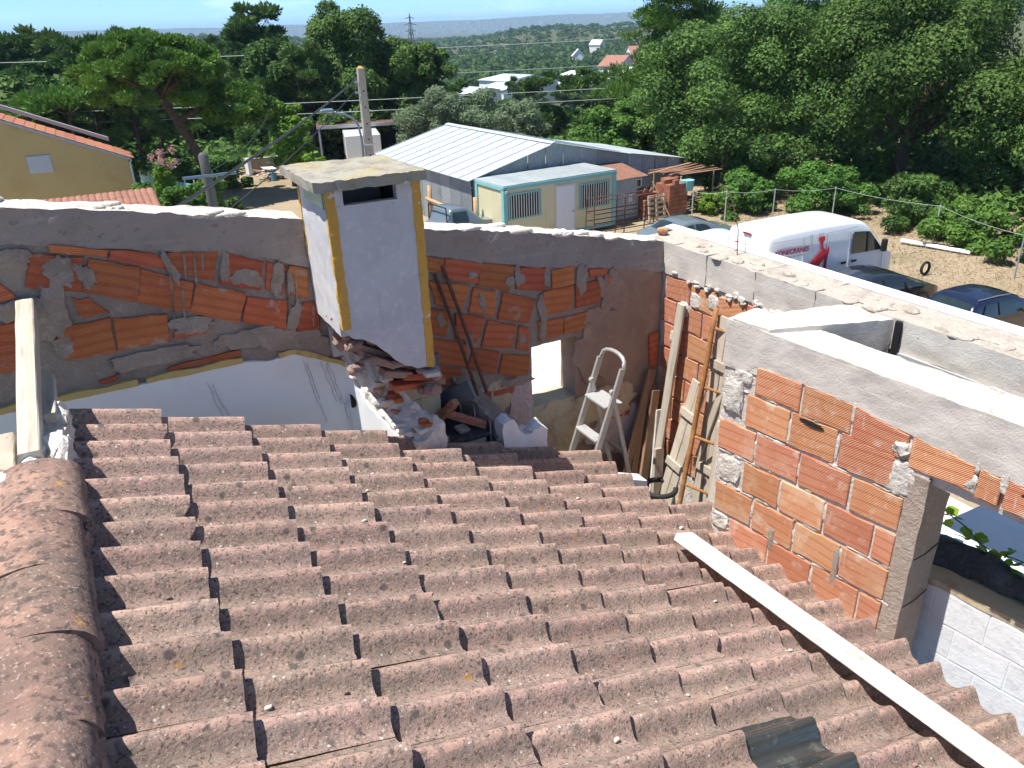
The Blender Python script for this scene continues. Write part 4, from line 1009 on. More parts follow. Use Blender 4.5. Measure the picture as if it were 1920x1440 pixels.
board('short_timber', (-4.372, -.96, Z(-1.60)), (-4.375, -.50, Z(-1.58)), .055, .05, mt['wood'], 'short pale timber lying right beside the long ridge timber', 'timber', seed=2)
board('short_timber', (-4.56, -1.30, Z(-1.72)), (-4.55, -1.02, Z(-1.62)), .06, .05, mt['wood_grey'], 'stubby grey timber left of the ridge timber foot', 'timber', seed=3)
o = lump('rubble_heap', (-4.62, -1.36, Z(-1.70)), (.20, .14, .12), mt['mortar'], None, 890, 7)
tag(o, 'small heap of grey rubble at the broken ridge end', 'rubble')
o = lump('mortar_heap', (-4.53, -1.44, Z(-1.64)), (.30, .10, .08), mt['white_wall'], None, 891, 7)
tag(o, 'white mortar smear over the first ridge tile', 'mortar')
# whitewashed plank on the tiles
board('white_plank', rpt(3.225, 1.36, .034), rpt(3.44, 3.75, .034), .155, .05, mt['paint_plank'], 'long whitewashed plank lying across the roof tiles', 'plank', up=tuple(RN), seed=4, n=24)

# ---------------------------------------------------------------- step ladder, planks, rusty ladder
ld = thing('step_ladder', 'aluminium step ladder standing by the small window opening', 'ladder', (-.9, -.3, 4.7))
FZ = 4.7
def lrail(y):
    top = Vector((-.715, y, Z(-2.42))); bot = Vector((-1.285, y, FZ)); return top, bot
ra, rb_ = lrail(-.16), lrail(-.46)
for a, b in (ra, rb_):
    o = board('rail', b, a, .022, .055, mt['alu'], None, None, up=(1, 0, .3), seed=5); o.parent = ld; o.matrix_parent_inverse = world_xf(ld).inverted()
arc = [(-.715, -.16, Z(-2.42))]
for k in range(9):
    t = math.pi * k / 8
    arc.append((-.715 + .025 * math.sin(t) * 1.0 + .012, -.31 + .15 * math.cos(t), Z(-2.42) + .085 * math.sin(t) ** .6))
arc.append((-.715, -.46, Z(-2.42)))
MB().tube(arc, .017, 8).build('top_hoop', mt['alu'], ld, smooth=True)
for k, zz in enumerate([-2.72, -2.99, -3.26, -3.53, -3.8]):
    t = (Z(-2.42) - Z(zz)) / (Z(-2.42) - FZ); x = -.715 + (-1.285 + .715) * t
    wd = .17 if k == 0 else .09
    st = MB().box((x + (.035 if k == 0 else 0), -.31, Z(zz)), (wd, .285, .022), ch=.004).build('step', mt['tread'], ld)
for y in (-.17, -.45):
    o = board('rear_leg', (-.43, y, FZ), (-.80, y, Z(-2.60)), .02, .035, mt['alu'], None, None, up=(1, 0, -.3), seed=6); o.parent = ld; o.matrix_parent_inverse = world_xf(ld).inverted()
    MB().tube([(-.80, y - .015, Z(-2.60)), (-.80, y + .015, Z(-2.60))], .022, 10).build('hinge', mt['alu'], ld)
MB().box((-.505, -.31, Z(-3.72)), (.02, .26, .03)).build('rear_brace', mt['alu'], ld)
MB().box((-.62, -.31, Z(-3.22)), (.02, .26, .03)).build('rear_brace', mt['alu'], ld)

board('plank', (-.16, -.18, FZ), (-.045, -.315, Z(-2.07)), .085, .03, mt['wood'], 'tall pale upright plank standing against the side wall by the corner', 'plank', up=(1, 0, 0), seed=7)
board('plank', (-.62, -.22, FZ), (-.10, -.05, Z(-2.72)), .075, .03, mt['wood_dark'], 'slanted brown plank leaning into the wall corner', 'plank', up=(0, 1, 0), seed=8, group='planks leaning in the corner')
board('plank', (-.46, -.22, FZ), (-.16, -.06, Z(-2.86)), .07, .03, mt['wood_dark'], 'brown plank second from the left in the corner stack', 'plank', up=(0, 1, 0), seed=9, group='planks leaning in the corner')
board('plank', (-.34, -.24, FZ), (-.09, -.10, Z(-2.90)), .085, .03, mt['wood_dark'], 'wider brown plank at the right of the corner stack', 'plank', up=(0, 1, 0), seed=10, group='planks leaning in the corner')
board('plank', (-.20, -.26, FZ), (-.06, -.14, Z(-3.08)), .09, .02, mt['paint_plank'], 'short white board standing in the corner stack', 'plank', up=(0, 1, 0), seed=11, group='planks leaning in the corner')
board('plank', (-.24, -.36, FZ), (-.15, -.26, Z(-3.38)), .10, .03, mt['wood_grey'], 'short grey board with dowel holes in the corner stack', 'plank', up=(0, 1, 0), seed=12, group='planks leaning in the corner')
tyre = MB(); tp = [(-.42 + .13 * math.cos(t * .3), -.62 + .13 * math.sin(t * .3), Z(-3.50)) for t in range(22)]
o = tyre.tube(tp, .022, 8).build('hose_coil', mt['rubber'], None, smooth=True); tag(o, 'black hose ring behind the roof edge', 'hose')

# old ledged doors / shutters leaning at the side wall
def shutter(name, label, a, b, w, nb, mat, seed, ledges=(.28, .78), up=(1, 0, 0), brace=False):
    t = thing(name, label, 'shutter', tuple(a))
    a, b = Vector(a), Vector(b); ax = (b - a).normalized(); sd = ax.cross(Vector(up)).normalized(); nn = sd.cross(ax).normalized()
    for k in range(nb):
        o_ = sd * ((k + .5) / nb - .5) * w
        o = board('board', a + o_, b + o_ + ax * random.Random(seed + k).uniform(-.02, .02), w / nb - .004, .02, mat, None, None, up=tuple(nn), seed=seed + k)
        o.parent = t; o.matrix_parent_inverse = world_xf(t).inverted()
    for f in ledges:
        c = a.lerp(b, f) + nn * .022
        o = board('ledge', c - sd * w * .52, c + sd * w * .52, .07, .022, mat, None, None, up=tuple(nn), seed=seed + 20); o.parent = t; o.matrix_parent_inverse = world_xf(t).inverted()
    if brace:
        o = board('brace', a.lerp(b, ledges[0]) + nn * .024 - sd * w * .45, a.lerp(b, ledges[1]) + nn * .024 + sd * w * .45, .06, .02, mat, None, None, up=tuple(nn), seed=seed + 21); o.parent = t; o.matrix_parent_inverse = world_xf(t).inverted()
    return t
shutter('old_shutter', 'old bare wood ledged shutter leaning behind the rusty ladder foot', (-.40, -.54, FZ), (-.19, -.745, Z(-2.56)), .17, 2, mt['wood_grey'], 30, (.52, .82), up=(-1, 0, .1))
shutter('old_shutter', 'tall grey braced shutter leaning high against the side wall bricks', (-.22, -.86, FZ), (-.06, -.86, Z(-2.02)), .22, 2, mt['wood_grey'], 40, (.40, .82), up=(-1, 0, .05), brace=True)
shutter('old_shutter', 'pale whitewashed shutter standing just left of the near brick wall', (-.42, -1.18, FZ), (-.22, -1.16, Z(-2.28)), .16, 2, mt['wood'], 50, (.35, .75), up=(-1, 0, .05))
board('post', (-.30, -1.04, FZ), (-.10, -1.0, Z(-2.10)), .06, .07, mt['wood_grey'], 'grey square post standing between the leaning shutters', 'post', up=(-1, 0, 0), seed=60)
rl = thing('rusty_ladder', 'rusty iron pipe ladder leaning among the old shutters', 'ladder', (-.5, -.85, FZ))
pa, pb = Vector((-.52, -.89, FZ)), Vector((-.09, -.755, Z(-1.96)))
MB().tube([pa.lerp(pb, k / 12) + Vector((.004 * math.sin(k * 2.1), .004 * math.cos(k * 1.7), 0)) for k in range(13)], .021, 10).build('stile', mt['rust'], rl, smooth=True)
for k, f in enumerate([.93, .72, .535, .35, .17]):
    c = pa.lerp(pb, f); L = .20 if k != 3 else .22
    MB().tube([c, c + Vector((.10, -L * .75, -.035)), c + Vector((.17, -L * 1.25, -.075))], .0125, 8).build('rung', mt['rust'], rl, smooth=True)
MB().tube([pa.lerp(pb, .46), pa.lerp(pb, .46) + Vector((.05, -.04, -.02))], .0125, 8).build('rung_stub', mt['rust'], rl, smooth=True)

# vine leaves hanging over the parapet
def leaf_heart(s):
    pts = []
    for k in range(14):
        t = 2 * math.pi * k / 14
        r = s * (.62 + .25 * abs(math.cos(t / 2)) + .09 * math.cos(5 * t))
        pts.append((r * math.cos(t), r * math.sin(t) * .95, .10 * s * math.cos(2 * t)))
    return pts
vn = thing('vine', 'green vine trailing along the parapet above the plastic sheet', 'vine', npt(1.3, PO + .3, -2.9))
rv = random.Random(21)
stem_pts = [npt(1.06 + .095 * k, PO + .30 + .03 * math.sin(k), -2.74 - .012 * k + .03 * math.sin(k * 1.4)) for k in range(14)]
MB().tube(stem_pts, .004, 6).build('stem', mt['leaf_bush'], vn)
for k in range(46):
    c = Vector(stem_pts[rv.randrange(13)]) + Vector((rv.uniform(-.05, .05), rv.uniform(-.06, .06), rv.uniform(-.06, .05)))
    s = rv.uniform(.028, .052); n = 14
    mb = MB(); pts = leaf_heart(s)
    mb.v = [(0, 0, 0)] + pts; mb.f = [(0, 1 + i, 1 + (i + 1) % n) for i in range(n)]
    o = put('leaf', mb.mesh('leaf', True, False), mt['leaf_vine'], None, c, (rv.uniform(-.9, .5), rv.uniform(-.7, .7), rv.uniform(0, 6.3)))
    o.parent = vn; o.matrix_parent_inverse = world_xf(vn).inverted()

# ================================================================ THE YARD AND BEYOND
def loc_build(mb, name, mat, parent, smooth=False):
    return mb.build(name, mat, parent, smooth=smooth, local=True)

# ---------------------------------------------------------------- metal warehouse (local frame: origin front-left gable foot)
CROT = R(3.286)
CABO = Vector((11.2175, 24.2178, 0))
cdx, cdy = Vector((math.cos(CROT), math.sin(CROT), 0)), Vector((-math.sin(CROT), math.cos(CROT), 0))
wh = thing('metal_warehouse', 'grey corrugated metal warehouse with pale sheet roof behind the cabin', 'warehouse', tuple(CABO + cdy * 2.75), CROT)
EZ, AZ_, DEP = 2.60, 3.70, 10.4
def corr(mb, x0, x1, z0, ztop, y, pitch=.11, amp=.018):
    n = max(2, int((x1 - x0) / (pitch / 2)))
    base = len(mb.v)
    for i in range(n + 1):
        x = x0 + (x1 - x0) * i / n; yy = y + (amp if i % 2 else -amp)
        zt = ztop(x) if callable(ztop) else ztop
        mb.v += [(x, yy, z0), (x, yy, zt)]
    mb.f += [(base + 2 * i, base + 2 * i + 2, base + 2 * i + 3, base + 2 * i + 1) for i in range(n)]
    return mb
gz_ = lambda x: (EZ + (AZ_ - EZ) * (x / 4.4) if x < 4.4 else AZ_ - (AZ_ - 2.72) * ((x - 4.4) / 4.6)) - .06
for k in range(9):
    loc_build(corr(MB(), .02 + k * .998, .98 + k * .998 + .03, .0, gz_, .0 - .004 * (k % 2)), 'wall_sheet', mt['zinc'], wh)
for k in range(4):      # lean-to side
    z = lambda x: 2.70 - .56 * (x - 9.0) / 3.5
    loc_build(corr(MB(), 9.06 + k * .86, 9.06 + k * .86 + .87, 0, z, .02 + .003 * (k % 2)), 'wall_sheet', mt['zinc'], wh)
loc_build(MB().box((9.03, -.03, 1.36), (.10, .05, 2.7)), 'corner_trim', mt['zinc_roof'], wh)
for k in range(10):      # left long side
    mb = MB(); n = 18
    for i in range(n + 1):
        y = .02 + k * 1.03 + 1.05 * i / n
        mb.v += [(.0 + (.018 if i % 2 else -.018) - .003 * (k % 2), y, 0), (.0 + (.018 if i % 2 else -.018) - .003 * (k % 2), y, EZ - .06)]
    mb.f = [(2 * i, 2 * i + 2, 2 * i + 3, 2 * i + 1) for i in range(n)]
    loc_build(mb, 'wall_sheet', mt['zinc'], wh)
for k in range(11):      # roof sheets, each with a raised rib on its lapped edge
    y0, y1 = -.25 + k * .972, -.25 + (k + 1) * .972
    for (xa, za, xb, zb) in ((-.28, EZ - .07, 4.4, AZ_), (4.4, AZ_, 9.0, 2.72)):
        mb = MB()
        th = .025
        for (ya, yb, h) in ((y0, y1 - .05, 0), (y1 - .05, y1, .035)):
            mb.add([(xa, ya, za + h), (xb, ya, zb + h), (xb, yb, zb + h), (xa, yb, za + h), (xa, ya, za - th), (xb, ya, zb - th), (xb, yb, zb - th), (xa, yb, za - th)],
                   [(0, 1, 2, 3), (4, 7, 6, 5), (0, 4, 5, 1), (1, 5, 6, 2), (2, 6, 7, 3), (3, 7, 4, 0)])
        loc_build(mb, 'roof_sheet', mt['zinc_roof'], wh)
for k in range(7):
    y0 = -.22 + k * 1.0
    mb = MB().add([(8.95, y0, 2.76), (12.75, y0, 2.12), (12.75, y0 + .99, 2.12), (8.95, y0 + .99, 2.76), (8.95, y0, 2.73), (12.75, y0, 2.09), (12.75, y0 + .99, 2.09), (8.95, y0 + .99, 2.73)], [(0, 1, 2, 3), (4, 7, 6, 5), (0, 4, 5, 1), (1, 5, 6, 2), (2, 6, 7, 3), (3, 7, 4, 0)])
    loc_build(mb, 'roof_sheet', mt['zinc_roof'], wh)
loc_build(MB().prism([(4.15, AZ_ - .01), (4.4, AZ_ + .06), (4.65, AZ_ - .01), (4.4, AZ_ + .03)], 'y', -.27, 10.5), 'ridge_cap', mt['zinc_roof'], wh)
loc_build(MB().box((12.6, 3.4, 1.05), (.04, 6.8, 2.1)), 'side_wall', mt['zinc'], wh)
loc_build(MB().box((4.5, 10.2, 1.2), (9, .05, 2.4)), 'back_wall', mt['zinc'], wh)

# ---------------------------------------------------------------- site cabin
cbn = thing('site_cabin', 'cream site cabin with teal edges, barred windows and white door', 'cabin', tuple(CABO), CROT)
loc_build(MB().box((3.0, 1.2, 1.30), (5.94, 2.34, 2.36)), 'body', mt['cabin_cream'], cbn)
for (x, y) in ((.07, .07), (5.93, .07), (.07, 2.33), (5.93, 2.33)):
    loc_build(MB().box((x, y, 1.29), (.2, .2, 2.42), ch=.01), 'corner_upright', mt['teal'], cbn)
for (c, d) in (((3, .02, 2.50), (6.06, .10, .16)), ((3, 2.38, 2.50), (6.06, .10, .16)), ((.02, 1.2, 2.50), (.10, 2.3, .16)), ((5.98, 1.2, 2.50), (.10, 2.3, .16)), ((3, .02, .14), (6.06, .10, .16)), ((.02, 1.2, .14), (.10, 2.3, .16))):
    loc_build(MB().box(c, d, ch=.008), 'frame_rail', mt['teal'], cbn)
for k in range(8):
    loc_build(MB().box((.36 + k * .754, 1.2, 2.60 + .006 * (k % 2)), (.75, 2.42, .05), ch=.006), 'roof_sheet', mt['cabin_roof'], cbn)
def cwin(x0, x1, z0, z1):
    fr = loc_build(MB().box(((x0 + x1) / 2, .0, z1 + .03), (x1 - x0 + .12, .07, .06)).box(((x0 + x1) / 2, .0, z0 - .03), (x1 - x0 + .12, .07, .06)).box((x0 - .03, .0, (z0 + z1) / 2), (.06, .068, z1 - z0)).box((x1 + .03, .0, (z0 + z1) / 2), (.06, .068, z1 - z0)), 'window', mt['teal'], cbn)
    loc_build(MB().box(((x0 + x1) / 2, .02, (z0 + z1) / 2), (x1 - x0, .02, z1 - z0)), 'pane', mt['car_glass'], fr)
    n = 12
    for k in range(n):
        loc_build(MB().box((x0 + (k + .5) * (x1 - x0) / n, -.035, (z0 + z1) / 2), (.035, .02, z1 - z0)), 'bar', mt['bar_white'], fr)
cwin(.28, 1.82, 1.20, 2.20); cwin(4.0, 5.58, 1.14, 2.16)
dr = loc_build(MB().box((3.2, .012, 1.20), (.98, .05, 2.1), ch=.01), 'door', mt['door_white'], cbn)
loc_build(MB().box((3.2, .005, 2.29), (1.10, .055, .05)).box((2.67, .005, 1.2), (.05, .055, 2.14)).box((3.73, .005, 1.2), (.05, .055, 2.14)), 'door_frame', mt['bar_white'], dr)
loc_build(MB().tube([(3.6, -.02, 1.1), (3.6, -.08, 1.1), (3.48, -.08, 1.1)], .015, 6), 'handle', mt['trim_black'], dr)
loc_build(MB().box((.10, -.06, 2.36), (.07, .05, .10)), 'junction_box', mt['bar_white'], cbn)

# ---------------------------------------------------------------- rusty-roofed hut
ht = thing('tool_hut', 'small grey hut with rusty corrugated roof right of the cabin', 'hut', tuple(CABO + cdx * 6.25 + cdy * .7), CROT)
for k in range(2):
    loc_build(corr(MB(), .02 + k * .96, .98 + k * .96, 0, 2.05, 0 - .004 * k, .12, .012), 'wall_sheet', mt['zinc'], ht)
loc_build(MB().box((.0, .95, 1.0), (.03, 1.9, 2.0)), 'side_wall', mt['zinc'], ht); loc_build(MB().box((1.94, .95, 1.0), (.03, 1.9, 2.0)), 'side_wall', mt['zinc'], ht)
for k in range(3):
    mb = MB(); n = 12; x0 = -.12 + k * .74
    for i in range(n + 1):
        x = x0 + .76 * i / n; h = .016 * (1 if i % 2 else -1)
        mb.v += [(x, -.28, 2.02 + h + .01 * (k % 2)), (x, 1.95, 2.40 + h + .01 * (k % 2))]
    mb.f = [(2 * i, 2 * i + 2, 2 * i + 3, 2 * i + 1) for i in range(n)]
    loc_build(mb, 'roof_sheet', mt['corr_rust'], ht)
fr = loc_build(MB().box((1.68, -.03, 1.86), (.36, .04, .05)).box((1.68, -.03, 1.50), (.36, .04, .05)).box((1.52, -.03, 1.68), (.05, .04, .31)).box((1.84, -.03, 1.68), (.05, .04, .31)), 'window', mt['bar_white'], ht)
loc_build(MB().box((1.68, -.02, 1.68), (.27, .02, .31)), 'pane', mt['car_glass'], fr)
loc_build(MB().box((1.2, -.035, 1.05), (.22, .02, .36)), 'notice', mt['bar_white'], ht)
loc_build(MB().box((1.82, -.04, 1.15), (.28, .02, .28), ry=math.pi / 4), 'diamond_sign', mt['bar_white'], ht)

# ---------------------------------------------------------------- rack of welded bars in front of the cabin
rk = thing('metal_rack', 'dark rusty welded bar rack standing before the cabin', 'rack', (14.9, 22.9, 0), R(-4))
for x in (0, 1.55, 3.1):
    for s in (0, .75):
        loc_build(MB().tube([(x, s + (.16 if s == 0 else -.16) * 0, 0), (x + .05, s * .85 + .05, 1.75)], .028, 6), 'upright', mt['rust_dark'], rk)
for z in (.35, .75, 1.15, 1.72):
    for s in (.02, .7):
        loc_build(MB().tube([(0, s, z), (3.15, s, z + .05)], .025, 6), 'bar', mt['rust_dark'], rk)
for z in (.35, 1.15):
    for x in (0, 1.55, 3.1):
        loc_build(MB().tube([(x + .02, 0, z), (x + .02, .75, z)], .02, 6), 'cross_bar', mt['rust_dark'], rk)

# ---------------------------------------------------------------- stacked bricks on pallets
def brick_stack(loc, rz, nx, ny, nz, label, extra=()):
    t = thing('brick_stack', label, 'bricks', loc, rz, 'brick stacks in the yard')
    m = MB().box((0, 0, .10), (.29, .19, .19), ch=.006).mesh('block'); m.materials.append(mt['clay_block'])
    for k in range(nz):
        for j in range(ny):
            for i in range(nx):
                if k == nz - 1 and random.Random(i * 7 + j * 3 + nx).random() < .45: continue
                if 0 < i < nx - 1 and 0 < j < ny - 1 and k < nz - 2: continue
                o = put('block', m, None, t, ((i - nx / 2 + .5) * .30, (j - ny / 2 + .5) * .2, .12 + k * .2), (0, 0, random.Random(i + j * 5 + k * 11).uniform(-.04, .04)), local=True)
    for s in (-1, 0, 1):
        put('pallet_board', MB().box((0, 0, .05), (nx * .3, .1, .1)).mesh('pallet_board'), mt['wood_grey'], t, (0, s * ny * .08, 0), local=True)
    return t
brick_stack((20.95, 25.1, 0), R(4), 4, 5, 8, 'tall stack of orange hollow bricks right of the warehouse lean-to')
brick_stack((19.75, 25.2, 0), R(-6), 4, 5, 5, 'lower untidy stack of orange bricks between the hut and the tall stack')
pl = thing('wooden_pallet', 'grey wooden pallet propped upright before the brick stacks', 'pallet', (19.6, 24.35, 0), R(6))
for k in range(5): put('slat', MB().box((0, 0, .12 + k * .24), (1.15, .025, .10)).mesh('slat'), mt['wood_grey'], pl, (0, .02 + k * .03, 0), local=True)
for s in (-.5, 0, .5): put('bearer', MB().box((s, .08, .6), (.09, .08, 1.2), rx=-.12).mesh('bearer'), mt['wood_grey'], pl, (0, .05, 0), local=True)
board('plank', (20.3, 24.25, 0), (19.6, 24.9, 1.75), .09, .05, mt['log'], 'orange plank leaning on the brick stacks', 'plank', seed=70)
pt = thing('fired_planter', 'broken red clay pots heaped on the low brick stack', 'pots', (19.4, 25.2, 1.15))
for k in range(4):
    put('pot', MB().tube([(0, 0, 0), (.02, 0, .2), (.0, 0, .24)], [.12, .17, .16], 10).mesh('pot', True), mt['clay_block'], pt, (-.3 + k * .2, .06 * (-1) ** k, 0), (0, .5 * (-1) ** k, 0), local=True)

# wood shelter with old boards on top
ws = thing('board_shelter', 'low shelter roofed with loose brown boards beside the oak trunk', 'shelter', (22.6, 26.2, 0), R(8))
for (x, y) in ((-1.2, -.9), (1.2, -.9), (-1.2, .9), (1.2, .9)):
    put('post', MB().tube([(0, 0, 0), (0, 0, 1.75)], .05, 6).mesh('post'), mt['log'], ws, (x, y, 0), local=True)
rw = random.Random(8)
for k in range(11):
    put('roof_board', MB().box((0, 0, 0), (rw.uniform(2.6, 3.3), .17, .03)).mesh('roof_board'), mt['corr_rust'] if k % 3 else mt['wood_dark'], ws, (rw.uniform(-.2, .2), -1.0 + k * .2, 1.80 + .02 * (k % 2)), (rw.uniform(-.04, .04), rw.uniform(-.05, .05), rw.uniform(-.09, .09)), local=True)
put('teal_tub', MB().tube([(0, 0, 0), (0, 0, .5)], [.3, .36], 12).mesh('teal_tub'), mt['teal'], ws, (-1.1, -1.2, 1.1), local=True)

# log rail by the cabin
lf = thing('log_rail', 'rough rail of peeled logs left of the cabin', 'fence', (10.15, 29.8, 0), R(-80))
for (x, h) in ((0, 1.95), (3.7, 1.9), (2.0, 1.15)):
    put('log_post', MB().tube([(0, 0, 0), (.02, 0, h * .5), (0, .02, h)], [.11, .10, .095], 9).mesh('log_post', True), mt['log'], lf, (x, 0, 0), local=True)
put('log_bar', MB().tube([(-.1, -.12, 1.35), (1.9, -.13, 1.18), (3.9, -.12, 1.0)], [.085, .08, .075], 9).mesh('log_bar', True), mt['log'], lf, (0, 0, 0), local=True)

# ---------------------------------------------------------------- vehicles
def loft_car(name, label, loc, rz, prof, W, belt, paint, roofw, stations, cat='car', nose=None, wheels=(.8, 3.3), wr=.31, windows=(), group=None, glass='car_glass', back_glass=None, screen=None, sub=2):
    """prof: top line height z(x); the cross-section tapers in above the belt line"""
    t = thing(name, label, cat, loc, rz, group)
    zt = lerp_table(prof); xs = np.linspace(prof[0][0], prof[-1][0], stations)
    Lc = prof[-1][0]; HT = max(q[1] for q in prof)
    def hw(x):      # plan taper at both ends
        e = min(x - prof[0][0], Lc - x); return W / 2 * (1 - .16 * max(0, 1 - e / .45) ** 2)
    def half(x, z):
        b = hw(x)
        if z <= belt: return b * (1 - .03 * max(0, (.45 - z)) ) * (1 - .02 * max(0, (z - .7)))
        return b - (b - roofw / 2) * min(1, (z - belt) / (HT - belt)) ** 1.1
    def section(x):
        top = zt(x); lo = .22
        zz = [lo, .45, .65, min(belt, top - .02), min(belt, top - .02) + (max(top - .06, belt) - min(belt, top - .02)) * .5 if top > belt + .1 else min(belt, top - .015)]
        zz.append(max(top - .05, zz[-1] + .004))
        pts = [(half(x, z), z) for z in zz]
        w6 = half(x, zz[-1])
        pts += [(w6 * .93, top - .012), (w6 * .6, top + .005), (0, top + .012)]
        return pts
    V = []; F = []; n = None
    for x in xs:
        s = section(x); ring = [(x, y, z) for y, z in s] + [(x, -y, z) for y, z in reversed(s[:-1])]
        n = len(ring); V += ring
    for i in range(len(xs) - 1):
        F += [(i * n + k, i * n + k + 1, (i + 1) * n + k + 1, (i + 1) * n + k) for k in range(n - 1)]
        F.append((i * n + n - 1, i * n, (i + 1) * n, (i + 1) * n + n - 1))
    F.append(tuple(range(n))); F.append(tuple((len(xs) - 1) * n + k for k in range(n - 1, -1, -1)))
    mb = MB(); mb.v, mb.f = V, F
    body = loc_build(mb, 'body', mt[paint], t, True)
    md = body.modifiers.new('s', 'SUBSURF'); md.levels = 1; md.render_levels = sub - 1
    def panel(nm, poly, mat, side, off=.012, parent=t):
        """a pane or door following the body side: poly in (x,z)"""
        n_ = len(poly); mb = MB()
        cx = sum(p[0] for p in poly) / n_; cz = sum(p[1] for p in poly) / n_
        mb.v = [(cx, side * (half(cx, cz) + off), cz)] + [(x, side * (half(x, z) + off), z) for x, z in poly]
        mb.f = [(0, 1 + i, 1 + (i + 1) % n_) for i in range(n_)]
        o = put(nm, mb.mesh(nm), mat, parent, local=True)
        so = o.modifiers.new('t', 'SOLIDIFY'); so.thickness = .012; so.offset = 0
        return o
    for side in (-1, 1):
        for poly in windows: panel('side_window', poly, mt[glass], side, .032)
    if screen:       # windscreen and rear window as quads on the sloping top line
        for nm, (xa, xb, wa, wb) in screen.items():
            nn = 6; mb = MB()
            for i in range(nn + 1):
                x = xa + (xb - xa) * i / nn; w = wa + (wb - wa) * i / nn
                z = zt(x)
                mb.v += [(x, -w, z + .004), (x, -w * .5, z + .024), (x, 0, z + .03), (x, w * .5, z + .024), (x, w, z + .004)]
            mb.f = [(i * 5 + k, i * 5 + k + 1, i * 5 + 6 + k, i * 5 + 5 + k) for i in range(nn) for k in range(4)]
            o = put(nm, mb.mesh(nm, True), mt[glass], t, local=True)
    for wx in wheels:
        for side in (-1, 1):
            y = side * (W / 2 - .11)
            wv = put('wheel', MB().tube([(wx, y - .10, wr), (wx, y - .07, wr), (wx, y + .07, wr), (wx, y + .10, wr)], [wr * .88, wr, wr, wr * .88], 20).mesh('wheel', True), mt['rubber'], t, local=True)
            put('rim', MB().tube([(wx, y + side * .085, wr), (wx, y + side * .108, wr)], [wr * .64, wr * .55], 16).mesh('rim'), mt['rim'], wv, local=True)
            put('wheel_arch', MB().tube([(wx + (wr + .05) * math.cos(a), side * (W / 2 - .005), wr + (wr + .05) * math.sin(a)) for a in np.linspace(0, math.pi, 12)], .03, 6).mesh('wheel_arch'), mt['trim_black'], t, local=True)
    t_half = half
    return t, panel, half, zt, put

# white panel van
VAN_P = [(0, 2.28), (.12, 2.40), (.6, 2.47), (2.2, 2.50), (3.3, 2.48), (3.85, 2.42), (4.1, 2.26), (4.85, 1.48), (4.98, 1.36), (5.28, 1.24), (5.45, 1.05), (5.5, .7)]
van, vpan, vhalf, vzt, _ = loft_car('delivery_van', 'white panel van with red crane graphic parked beyond the side wall', (14.15, 13.15, 0), R(-3.3), VAN_P, 2.06, 1.35, 'white_paint', 1.78, 40, 'van', wheels=(1.0, 4.35), wr=.34,
    windows=[[(3.42, 1.44), (4.72, 1.42), (4.45, 1.74), (4.15, 2.06), (3.50, 2.12), (3.42, 2.04)]], screen={'windscreen': (4.84, 4.1, .84, .74)}, sub=2)
van.scale = (1.05, 1.05, 1.05)
def vp(nm, poly, mat, off=.016): return vpan(nm, poly, mt[mat], -1, off + .022)
for x in (1.55, 1.58): pass
for (x0, z0, x1, z1, w) in ((1.40, .5, 1.40, 2.2, .014), (2.36, .5, 2.36, 2.2, .014), (3.30, .5, 3.30, 2.15, .014), (4.80, .6, 4.76, 1.36, .014), (.2, 2.20, 3.6, 2.26, .014)):
    d = Vector((x1 - x0, z1 - z0)); q = Vector((-d.y, d.x)).normalized() * w / 2
    vp('seam', [(x0 - q.x, z0 - q.y), (x1 - q.x, z1 - q.y), (x1 + q.x, z1 + q.y), (x0 + q.x, z0 + q.y)], 'line_print', .012)
for x in (1.66, 1.72, 2.02, 2.08, 2.15):
    vp('graphic_line', [(x, 2.0 if x > 2 else 1.5), (x + .016, 2.0 if x > 2 else 1.5), (x + .016, 2.28), (x, 2.28)], 'line_print', .014)
GX, GZ = -.10, .22
def gp_(L): return [(x + GX, z + GZ) for x, z in L]
vp('graphic', gp_([(2.10, 1.93), (2.34, 1.94), (2.35, 1.84), (2.26, 1.72), (2.20, 1.72), (2.10, 1.84)]), 'red', .018)
vp('graphic', gp_([(2.20, 1.74), (2.27, 1.74), (2.31, 1.56), (2.20, 1.56)]), 'red', .018)
vp('graphic', gp_([(1.62, .80), (1.92, .80), (2.14, 1.04), (1.72, 1.12), (1.62, 1.10)]), 'red', .018)
vp('graphic', gp_([(1.70, 1.12), (2.10, 1.0), (2.52, 1.40), (2.42, 1.50), (2.30, 1.58)]), 'red', .0185)
vp('graphic', gp_([(2.40, 1.46), (2.53, 1.38), (2.52, 1.62), (2.46, 1.56)]), 'red', .019)
vp('graphic', gp_([(2.38, 1.40), (2.50, 1.42), (2.46, 1.05), (2.48, .62), (2.40, .62), (2.36, 1.05)]), 'maroon', .020)
for x in (2.98, 3.42):
    vp('door_handle', [(x, 1.17), (x + .22, 1.18), (x + .22, 1.25), (x, 1.24)], 'trim_black', .03)
vp('window_bar', [(4.02, 1.43), (4.06, 1.43), (4.06, 2.06), (4.02, 2.07)], 'trim_black', .04)
put('mirror', MB().box((4.66, -1.17, 1.58), (.16, .16, .40), ch=.03).mesh('mirror'), mt['trim_black'], van, local=True)
put('mirror', MB().box((4.66, 1.17, 1.58), (.16, .16, .40), ch=.03).mesh('mirror'), mt['trim_black'], van, local=True)
put('brake_lamp', MB().box((.03, .0, 2.34), (.06, .36, .05), ch=.01).mesh('brake_lamp'), mt['lamp_red'], van, local=True)
for y in (-.93, .93): put('tail_lamp', MB().box((-.01, y * .93, 1.3), (.05, .10, .55), ch=.01).mesh('tail_lamp'), mt['lamp_red'], van, local=True)
